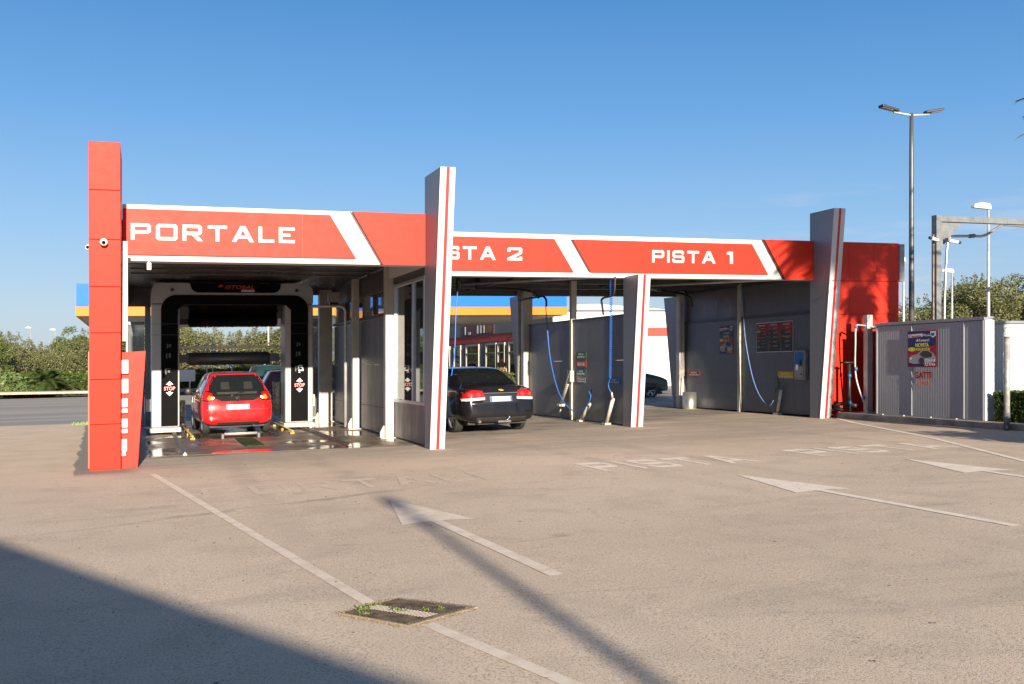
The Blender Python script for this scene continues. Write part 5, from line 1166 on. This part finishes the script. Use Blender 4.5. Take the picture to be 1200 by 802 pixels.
def make_tree(seed, H, Wd, mat, sz=.13, n=11000, trunk=.22):
    rr = random.Random(seed); t = bpy.data.objects.new('olive_tree', None); C.objects.link(t)
    m = MB(); zc = H*.30; tips = []
    base = Vector((0, 0, -.1)); fork = Vector((rr.uniform(-.15, .15), rr.uniform(-.15, .15), zc*.75))
    m.tube([base, base+(fork-base)*.5, fork], [trunk*H*.1*1.3, trunk*H*.1, trunk*H*.09], 9)
    for k in range(7):
        a = k*6.283/7+rr.uniform(-.3, .3); r = Wd*rr.uniform(.2, .42); e = Vector((math.cos(a)*r, math.sin(a)*r, H*rr.uniform(.55, .85)))
        mid = fork+(e-fork)*.5+Vector((0, 0, -.15)); m.tube([fork-Vector((0, 0, .05)), mid, e], [trunk*H*.05, trunk*H*.032, .02], 6); tips.append(e)
    m.build('trunk', BARK, t, site=False)
    m = MB(); cl = []
    for k in range(26):
        a = rr.uniform(0, 6.283); q = math.sqrt(rr.random()); r = Wd*.5*q*.82; zt = H*(.92-.30*q*q)
        z = zt-rr.random()**1.3*(zt-H*.22)
        cl.append((Vector((math.cos(a)*r, math.sin(a)*r, z)), Wd*rr.uniform(.10, .19)))
    for e in tips: cl.append((e, Wd*.15))
    tot = sum(r*r for _, r in cl)
    for c, r in cl: leaves(m, c, r, int(n*r*r/tot), sz, rr, .85, .3)
    for _ in range(28):       # sprigs breaking the outline
        a = rr.uniform(0, 6.283); q = rr.uniform(.2, .95); r = Wd*.5*q; z = H*(1.0-.36*q*q)+rr.uniform(-.15, .1)
        p = Vector((math.cos(a)*r, math.sin(a)*r, z)); 
        for j in range(16): leaves(m, p+Vector((rr.gauss(0, .05), rr.gauss(0, .05), j*.022*H*.25)), .12, 2, sz*.8, rr, 1, 0)
    m.build('crown', mat, t, site=False)
    return t
protos = [make_tree(11, 4.6, 4.6, OL, .085), make_tree(12, 4.9, 4.2, OL2, .085), make_tree(13, 4.4, 5.2, OL, .085), make_tree(14, 8.0, 9.0, OL2, .11, 20000), make_tree(15, 7.6, 8.5, OL, .11, 20000)]
used = set()
def plant(k, x, y, rz, sc, label, cat='tree', grp='trees along the far side', name=None):
    o = protos[k] if k not in used else copy_tree(protos[k]); used.add(k)
    o.location = (x, y, gz(x)); o.rotation_euler = (0, 0, rz); o.scale = (sc, sc, sc*1.0); tag(o, label, cat, grp)
    return o
LT = 'grey green olive tree in the row beyond the far hedge'; LT2 = 'green leafy tree standing above the far hedge'
for i, (x, y, k, sc) in enumerate(((-12.5, 77, 0, 1.05), (-9.6, 74, 1, .98), (-7.3, 79, 2, .95), (-5.6, 75, 0, .82), (-3.6, 78, 2, 1.0), (-1.6, 74, 1, 1.12), (.6, 76, 0, 1.05), (3.4, 73, 0, 1.1), (6.6, 80, 2, .98), (8.8, 71.5, 0, 1.08), (11.4, 74, 2, 1.1), (14.2, 76, 1, 1.1), (17.2, 73, 0, 1.15), (20, 79, 2, 1.2), (26, 90, 1, 1.3), (-16, 80, 2, 1.2), (-4.9, 86, 1, 1.15), (2, 88, 0, 1.3), (-10, 88, 2, 1.2))):
    plant(k, x, y, i*1.7, sc*(.84 if x < -.5 else .95), LT if k != 1 else LT2, grp='olive trees in the far row' if k != 1 else 'green trees in the far row')
for i, (x, y, k, sc) in enumerate(((41.5, 47, 4, .62), (46, 51, 3, .66), (46.5, 46.5, 4, .84), (51.5, 51, 3, .80), (52, 46, 4, .93), (57, 50, 3, .95), (58, 58, 4, .9), (50, 60, 4, .75))):
    plant(k, x, y, i*2.1, sc*.92, 'large leafy tree in the clump behind the kiosk and outbuilding', grp='large trees behind the outbuilding')
# hedges
def hedge(label, x0, x1, y0, y1, h0, h1, n, mat=HG, sz=.09, lump=.25, seed=3, name='hedge', z0=.1):
    rr = random.Random(seed); m = MB()
    for _ in range(n):
        f = rr.random(); x, y, z = rr.uniform(x0, x1), rr.uniform(y0, y1), rr.uniform(z0, h1)
        if f < .45: y = y0+abs(rr.gauss(0, .06))
        elif f < .75: z = h1-abs(rr.gauss(0, .06))
        elif f < .85: x = x0+abs(rr.gauss(0, .05))
        top = h0+(h1-h0)*(.5+.5*math.sin(x*1.3+seed)*math.cos(x*2.9+y))
        z = min(z, top+rr.uniform(-.1, .06)); y -= lump*.5*math.sin(x*2.1)*math.sin(z*2.5+x)
        a = Vector((rr.gauss(0, 1), rr.gauss(0, 1), rr.gauss(0, .7))).normalized(); b = a.cross(Vector((rr.gauss(0, 1), rr.gauss(0, 1), rr.gauss(0, 1)))).normalized(); s = sz*rr.uniform(.6, 1.3); p = Vector((x, y, z))
        m.add([p-a*s, p-b*s*.55, p+a*s, p+b*s*.55], [(0, 1, 2, 3)])
    t = thing(name, label, 'hedge', ((x0+x1)/2, (y0+y1)/2, 0))
    m.build('foliage', mat, t)
    MB().box(x0+.12, x1-.12, y0+.12, y1-.12, .02, h0-.1).build('branches', pm('dark twigs', (.02, .025, .01), .9), t)
    return t
hedge('long clipped green hedge along the far verge', -14, 8, 66.5, 68.3, 1.25, 1.5, 15000, sz=.10)
hedge('second length of far hedge beyond the washing machine', 8.2, 20, 66.5, 68.3, 1.2, 1.5, 7000, sz=.11, seed=8)
hedge('square clipped hedge at the right edge in front of the white outbuilding', 16.75, 19.5, 15.0, 16.1, .68, .76, 26000, sz=.034, lump=.04, seed=5)
def bush(name, label, cat, x, y, w_, h, n, mat, sz, seed=1, grp=None):
    rr = random.Random(seed); t = thing(name, label, cat, (x, y, 0), 0, grp); m = MB()
    for _ in range(7): leaves(m, (rr.uniform(-w_*.3, w_*.3), rr.uniform(-w_*.2, w_*.2), h*rr.uniform(.3, .65)), h*rr.uniform(.3, .42), n//7, sz, rr, .9, .2)
    m.build('foliage', mat, t, site=False)
    m = MB()
    for k in range(4): a = k*1.57+.4; m.tube([(0, 0, 0), (math.cos(a)*w_*.2, math.sin(a)*w_*.15, h*.6)], [.04, .015], 6)
    m.build('stem', BARK, t, site=False); return t
for i, (x, y, h) in enumerate(((-8.2, 65.8, 1.7), (-7.4, 65.7, 1.8), (-6.6, 65.6, 1.5), (-7.1, 65.2, 1.1), (-6.0, 65.6, 1.2))):
    bush('prickly_pear', 'pale green prickly pear clump at the far left of the verge', 'cactus', x, y, 1.8, h, 900, CAC, .13, 20+i, 'prickly pears on the far verge')
for i, (x, y) in enumerate(((18.9, 51.6), (18.8, 53.4), (18.7, 55.3), (18.8, 57.6), (18.6, 60), (18.8, 62.6), (18.7, 65))): bush('shop_shrub', 'leafy green shrub in the bed along the shop windows', 'shrub', x, y, 1.7, 1.35, 1500, OL2, .08, 40+i, 'shrubs along the shop windows')
def palm(label, x, y, h, n, L_, seed, trunk_r=.16, name='palm_tree', shag=.1, grp=None, droop=1., leaflen=.42):
    rr = random.Random(seed); t = thing(name, label, 'palm', (x, y, 0), 0, grp)
    m = MB(); k = max(3, int(h*5))
    m.tube([(0, 0, h*i/k) for i in range(k+1)], [trunk_r*(1.15-.2*i/k)+(.012 if i % 2 else 0) for i in range(k+1)], 12); m.build('trunk', BARK, t, site=False)
    if shag:
        m = MB()
        for _ in range(int(h*260)):
            a = rr.uniform(0, 6.283); z = rr.uniform(h*.1, h); r = trunk_r*.9; d = Vector((math.cos(a), math.sin(a), 0)); p = Vector((0, 0, z))+d*r; e = p+d*shag*rr.uniform(.4, 1.4)+Vector((0, 0, rr.uniform(-.16, .18))); s = Vector((-d.y, d.x, 0))*.03
            m.add([p-s, p+s, e], [(0, 1, 2)])
        m.build('leaf_stubs', BARK, t, site=False)
    m = MB()
    for i in range(n):
        a = i*2.39996+rr.uniform(-.2, .2); up = rr.uniform(-.35, 1.25); ln = L_*rr.uniform(.75, 1.1)
        d = Vector((math.cos(a)*math.cos(up), math.sin(a)*math.cos(up), math.sin(up))); p = Vector((0, 0, h)); prev = p; side = Vector((-math.sin(a), math.cos(a), 0))
        for j in range(16):
            q = (j+1)/16; cur = p+d*ln*q+Vector((0, 0, -droop*ln*.55*q*q)); sg_ = (cur-prev)
            if j > 1:
                for s in (-1, 1):
                    for u in (0, .5):
                        b0 = prev+sg_*u; l2 = leaflen*math.sin(min(1, q*1.1+.12)*math.pi*.92)+.05; e = b0+side*s*l2*.8+sg_.normalized()*l2*.55+Vector((0, 0, -.12*l2)); w2 = sg_.normalized()*.03
                        m.add([b0-w2, b0+w2, e], [(0, 1, 2)])
            r2 = Vector((0, 0, .012)); m.add([prev-r2, prev+r2, cur+r2*.8, cur-r2*.8], [(0, 1, 2, 3)]); prev = cur
    m.build('crown', PALM, t, site=False); return t
palm('small palm with an orange brown trunk in front of the far hedge', -5.25, 65.2, .95, 34, 1.9, 3, .3, shag=.05, leaflen=.5)
palm('palm tree just outside the right edge whose frond tips hang into view', 17.90, 12.2, 6.55, 110, 3.25, 5, .17, shag=.17, droop=.4, leaflen=.6)
palm('slim small headed palm by the forecourt shading the middle of the end wall', 16.65, 8.6, 6.15, 44, .75, 9, .07, shag=.06, grp=None, leaflen=.3)
palm('tallest palm by the forecourt with a shaggy trunk', 15.5, 6.3, 8.3, 100, 2.3, 12, .12, shag=.15, leaflen=.6)
bush('roadside_shrub', 'dark roadside shrub whose shadow lies beside the kerb', 'shrub', 15.2, 11.3, 3.2, 1.35, 3500, OL2, .08, 60)
bush('roadside_shrub', 'low roadside shrub whose shadow reaches the right edge', 'shrub', 17.4, 11.9, 3.0, 1.1, 3500, OL2, .08, 61)

# weeds and the sunken grate
GT = thing('drain_grate', 'rusty sunken drain grate crossed by the white line with weeds in it', 'grate', (1.58, 6.15, 0))
# grate as a rotated frame
import itertools
gc = Vector((1.585, 6.155)); gu = Vector((.37, -.22)); gv = Vector((.20, .20))
gu = Vector((.34, -.205)); gv = Vector((-.085, -.125))
def GP_(u, v, z): q = gc+gu*u+gv*v; return (q.x, q.y, z)
cor = [(1.20, 6.27), (1.60, 6.475), (1.95, 6.06), (1.50, 5.835)]
def Q(u, v, z):     # bilinear inside the four corners
    a, b, c, d = [Vector(k) for k in cor]; q = (a*(1-u)+b*u)*(1-v)+(d*(1-u)+c*u)*v; return (q.x, q.y, z)
RUST = pm('rusty grate iron', (.085, .068, .055), .75, .3, .4, 14, .3); 
m = MB(); m.add([Q(0, 0, .0045), Q(1, 0, .0045), Q(1, 1, .0045), Q(0, 1, .0045)], [(0, 3, 2, 1)]); m.build('pit', pm('dark pit', (.03, .026, .022), .95), GT)
m = MB()
nb = 44
for i in range(nb):
    u0, u1 = (i+.18)/nb, (i+.72)/nb; m.prism([Q(u0, .02, .006), Q(u1, .02, .006), Q(u1, .98, .006), Q(u0, .98, .006)], (0, 0, .012))
for i in range(22):
    v0 = (i+.4)/22; m.prism([Q(.01, v0, .0185), Q(.99, v0, .0185), Q(.99, v0+.014, .0185), Q(.01, v0+.014, .0185)], (0, 0, .004))
m.build('bars', RUST, GT)
m = MB()
for i in range(nb):
    u0, u1 = (i+.18)/nb, (i+.72)/nb
    for (va, vb) in ((.02, .98),):
        ua = .40+0*i
for i in range(14, 24):
    u0, u1 = (i+.2)/nb, (i+.70)/nb; m.prism([Q(u0, .03, .0188), Q(u1, .03, .0188), Q(u1, .97, .0188), Q(u0, .97, .0188)], (0, 0, .0025))
m.build('painted_bars', PAINT, GT)
m = MB()
for (ua, va, ub, vb) in ((-.03, -.05, 1.03, -.01), (-.03, 1.01, 1.03, 1.05), (-.04, -.05, -.01, 1.05), (1.01, -.05, 1.12, 1.05)): m.prism([Q(ua, va, .005), Q(ub, va, .005), Q(ub, vb, .005), Q(ua, vb, .005)], (0, 0, .008))
m.build('frame', pm('sandy concrete rim', (.33, .27, .21), .9, 0, .3, 12, .4), GT)
WD = leafm('weed leaves', (.12, .20, .035), (.26, .32, .09))
rr = random.Random(4)
for i, (u, v, n_, s_) in enumerate(((.18, .12, 30, .025), (.42, .45, 46, .03), (.3, .05, 40, .02), (.55, .03, 40, .018), (.62, .72, 26, .02), (.05, .3, 24, .018), (.75, .85, 20, .016))):
    m = MB(); c = Vector(Q(u, v, .02))
    for _ in range(n_):
        p = c+Vector((rr.gauss(0, s_), rr.gauss(0, s_), 0)); a = Vector((rr.gauss(0, 1), rr.gauss(0, 1), rr.uniform(.4, 1.5))).normalized()*rr.uniform(.008, .022); b = a.cross(Vector((0, 0, 1))).normalized()*.007
        m.add([p, p+a*.6+b, p+a, p+a*.6-b], [(0, 1, 2, 3)])
    tag(m.build('weed', WD), 'small bright green weed sprouting through the drain grate', 'weed', 'weeds in the drain grate')
m = MB()
for _ in range(2200):
    e = rr.choice([(rr.uniform(-.05, 1.1), rr.gauss(-.05, .05)), (rr.uniform(-.05, 1.05), rr.gauss(1.04, .03)), (rr.gauss(-.05, .03), rr.uniform(0, 1)), (rr.gauss(1.08, .05), rr.uniform(0, 1))])
    p = Vector(Q(*e, .006)); s = rr.uniform(.002, .006); m.add([p+Vector((-s, -s, 0)), p+Vector((s, -s*.6, 0)), p+Vector((s*.4, s, s)), p+Vector((0, 0, s*1.6))], [(0, 1, 3), (1, 2, 3), (2, 0, 3)])
tag(m.build('loose_grit', pm('ochre grit', (.22, .17, .11), .9, 0, .3, 50)), kind='stuff', label='ochre grit gathered round the drain grate', cat='grit')
# crumbs, leaves and litter on the asphalt
m = MB()
for _ in range(420):
    x, y = rr.uniform(-1, 16), rr.uniform(4, 17); s = rr.uniform(.006, .02)
    a = rr.uniform(0, 6.283); d = Vector((math.cos(a), math.sin(a), 0)); n_ = Vector((-d.y, d.x, 0)); p = Vector((x, y, .008))
    m.add([p-d*s, p+n_*s*.4+Vector((0, 0, .004)), p+d*s, p-n_*s*.4], [(0, 1, 2, 3)])
tag(m.build('dead_leaves', pm('dead leaf', (.12, .07, .035), .9, 0, .3, 30)), kind='stuff', label='tiny dead leaves scattered over the asphalt', cat='leaves')
t = tag(MB().prism([(15.3, 13.55, .006), (15.45, 13.5, .006), (15.5, 13.62, .03), (15.38, 13.7, .05)], (0, 0, .01)).build('litter', LETW), 'scrap of white paper on the asphalt near the kerb', 'litter')
m = MB()
for _ in range(260):
    x = rr.gauss(-.9, .12); y = rr.uniform(30.9, 31.3); p = Vector((x+rr.uniform(-.8, .3), y, 0)); h_ = rr.uniform(.04, .12)
    m.add([p, p+Vector((.03, 0, 0)), p+Vector((rr.gauss(0, .03), 0, h_))], [(0, 1, 2)])
tag(m.build('grass_tuft', WD), kind='stuff', label='thin green grass along the tarmac joint left of the building', cat='grass')

# ------------------------------------------------------------ people
SKIN = pm('skin', (.50, .27, .17), .55, 0, .05, 10, local=True)
def person(label, x, y, rz, pose, shirt, trousers, h=1.72):
    """one continuous skinned body plus hair and clothing shells"""
    t = thing('person', label, 'person', (x, y, 0), rz); k = h/1.72
    def skinned(name, verts, edges, radii, mat, root=0):
        me = bpy.data.meshes.new(name); me.from_pydata([tuple(Vector(v)*k) for v in verts], edges, []); o = bpy.data.objects.new(name, me); C.objects.link(o)
        sk = o.modifiers.new('k', 'SKIN')
        for i, r in enumerate(radii): me.skin_vertices[0].data[i].radius = (r[0]*k, r[1]*k) if isinstance(r, tuple) else (r*k, r*k)
        me.skin_vertices[0].data[root].use_root = True
        s = o.modifiers.new('s', 'SUBSURF'); s.levels = s.render_levels = 2
        dg = bpy.context.evaluated_depsgraph_get(); m2 = bpy.data.meshes.new_from_object(o.evaluated_get(dg)); o.modifiers.clear(); o.data = m2
        for p in m2.polygons: p.use_smooth = True
        m2.materials.clear(); m2.materials.append(mat); o.parent = t; return o
    J = dict(pel=(0, 0, .93), sp=(0, .0, 1.15), ch=(0, 0, 1.36), nk=(0, 0, 1.47), hb=(0, .01, 1.55), hm=(0, .015, 1.61), ht=(0, .0, 1.69), nose=(0, .095, 1.60), chin=(0, .06, 1.525),
             lh=(-.10, 0, .90), lk=(-.12, .02, .49), la=(-.12, 0, .09), lt=(-.13, .15, .035), rh=(.10, 0, .90), rk=(.12, .02, .49), ra=(.12, 0, .09), rt=(.13, .15, .035),
             ls=(-.19, 0, 1.41), le=(-.25, .02, 1.13), lw=(-.26, .10, .88), lp=(-.26, .13, .80), rs=(.19, 0, 1.41), re=(.25, .02, 1.13), rw=(.26, .10, .88), rp=(.26, .13, .80))
    J.update(pose); nm = list(J)
    RD = dict(pel=(.15, .11), sp=(.135, .10), ch=(.15, .11), nk=.055, hb=.062, hm=(.078, .095), ht=.05, nose=.016, chin=.03, lh=.09, lk=.058, la=.042, lt=.035, rh=.09, rk=.058, ra=.042, rt=.035, ls=.058, le=.043, lw=.03, lp=.034, rs=.058, re=.043, rw=.03, rp=.034)
    E_ = [('pel', 'sp'), ('sp', 'ch'), ('ch', 'nk'), ('nk', 'hb'), ('hb', 'hm'), ('hm', 'ht'), ('hm', 'nose'), ('hb', 'chin'), ('pel', 'lh'), ('lh', 'lk'), ('lk', 'la'), ('la', 'lt'), ('pel', 'rh'), ('rh', 'rk'), ('rk', 'ra'), ('ra', 'rt'), ('ch', 'ls'), ('ls', 'le'), ('le', 'lw'), ('lw', 'lp'), ('ch', 'rs'), ('rs', 're'), ('re', 'rw'), ('rw', 'rp')]
    vs = [J[n_] for n_ in nm]; rad = [RD[n_] for n_ in nm]; ed = [(nm.index(a), nm.index(b)) for a, b in E_]
    for s in 'lr':          # five fingers on each hand
        w0, p0 = Vector(J[s+'w']), Vector(J[s+'p']); d = (p0-w0).normalized(); sd = d.cross(Vector((0, 0, 1)) if abs(d.z) < .8 else Vector((0, 1, 0))).normalized()
        for f in range(5):
            off = (f-1.5)*.019 if f < 4 else -.045; ln = (.062, .075, .07, .055, .045)[f]; st = p0+sd*off*(.9 if f < 4 else .6)+d*(.03 if f < 4 else -.02); m_ = st+d*ln*.55+(sd*-.02 if f == 4 else Vector()); e = st+d*ln+Vector((0, 0, -.018))+(sd*-.03 if f == 4 else Vector())
            i0 = len(vs); vs += [tuple(st), tuple(m_), tuple(e)]; rad += [.010, .009, .008]; ed += [(nm.index(s+'p'), i0), (i0, i0+1), (i0+1, i0+2)]
    skinned('body', vs, ed, rad, SKIN)
    V = lambda n_: J[n_]
    mixp = lambda a, b, q: tuple(Vector(J[a])*(1-q)+Vector(J[b])*q)
    skinned('shirt', [V('pel'), V('sp'), V('ch'), mixp('ch', 'nk', .5), V('ls'), mixp('ls', 'le', .75), V('rs'), mixp('rs', 're', .75)], [(0, 1), (1, 2), (2, 3), (2, 4), (4, 5), (2, 6), (6, 7)], [(.17, .135), (.155, .12), (.17, .13), (.08, .08), .075, .06, .075, .06], shirt)
    skinned('trousers', [mixp('pel', 'sp', .1), V('pel'), V('lh'), V('lk'), V('la'), V('rh'), V('rk'), V('ra')], [(0, 1), (1, 2), (2, 3), (3, 4), (1, 5), (5, 6), (6, 7)], [(.16, .125), (.165, .13), .10, .075, .062, .10, .075, .062], trousers, 1)
    hm = Vector(J['hm']); skinned('hair', [tuple(hm+Vector((0, -.045, -.03))), tuple(hm+Vector((0, -.03, .05))), tuple(hm+Vector((0, .03, .085)))], [(0, 1), (1, 2)], [(.075, .05), (.082, .06), (.06, .035)], pm('dark hair', (.03, .02, .015), .8, local=True))
    m = MB()
    for s in (-1, 1): m.lathe([(0, .088), (.012, .084), (.013, .078)], (s*.032, hm.y-.0, hm.z+.012), 'Y', 8)
    o = m.build('eyes', BLACKP, t, site=False); o.scale = (k, k, k)
    m = MB()
    for s in ('l', 'r'):
        a, b = Vector(J[s+'a']), Vector(J[s+'t']); m.tube([(a.x, a.y-.07, .045), (a.x, a.y+.03, .05), (b.x, b.y, .04), (b.x, b.y+.05, .03)], [.045, .055, .045, .03], 10)
    o = m.build('shoes', BLACKP, t, site=False); o.scale = (k, k, 1)
    return t
person('person in pink shirt reaching out one bare arm beside the black saloon', 6.12, 22.9, R(60), dict(lw=(-.30, .42, 1.22), le=(-.24, .18, 1.24), lp=(-.31, .50, 1.20), rw=(.22, .35, 1.08), re=(.27, .12, 1.15), rp=(.2, .42, 1.06)), pm('pink shirt', (.55, .40, .38), .8, local=True), pm('blue jeans', (.05, .08, .16), .8, local=True))
person('person with bare head in front of the shop windows, left of two', 19.47, 56.0, R(170), {}, pm('grey shirt', (.2, .2, .2), .8, local=True), pm('dark trousers', (.03, .03, .04), .8, local=True), 1.64)
person('person with bare head in front of the shop windows, right of two', 19.8, 55.0, R(185), {}, pm('brown shirt', (.2, .12, .08), .8, local=True), pm('dark trousers', (.03, .03, .04), .8, local=True), 1.8)
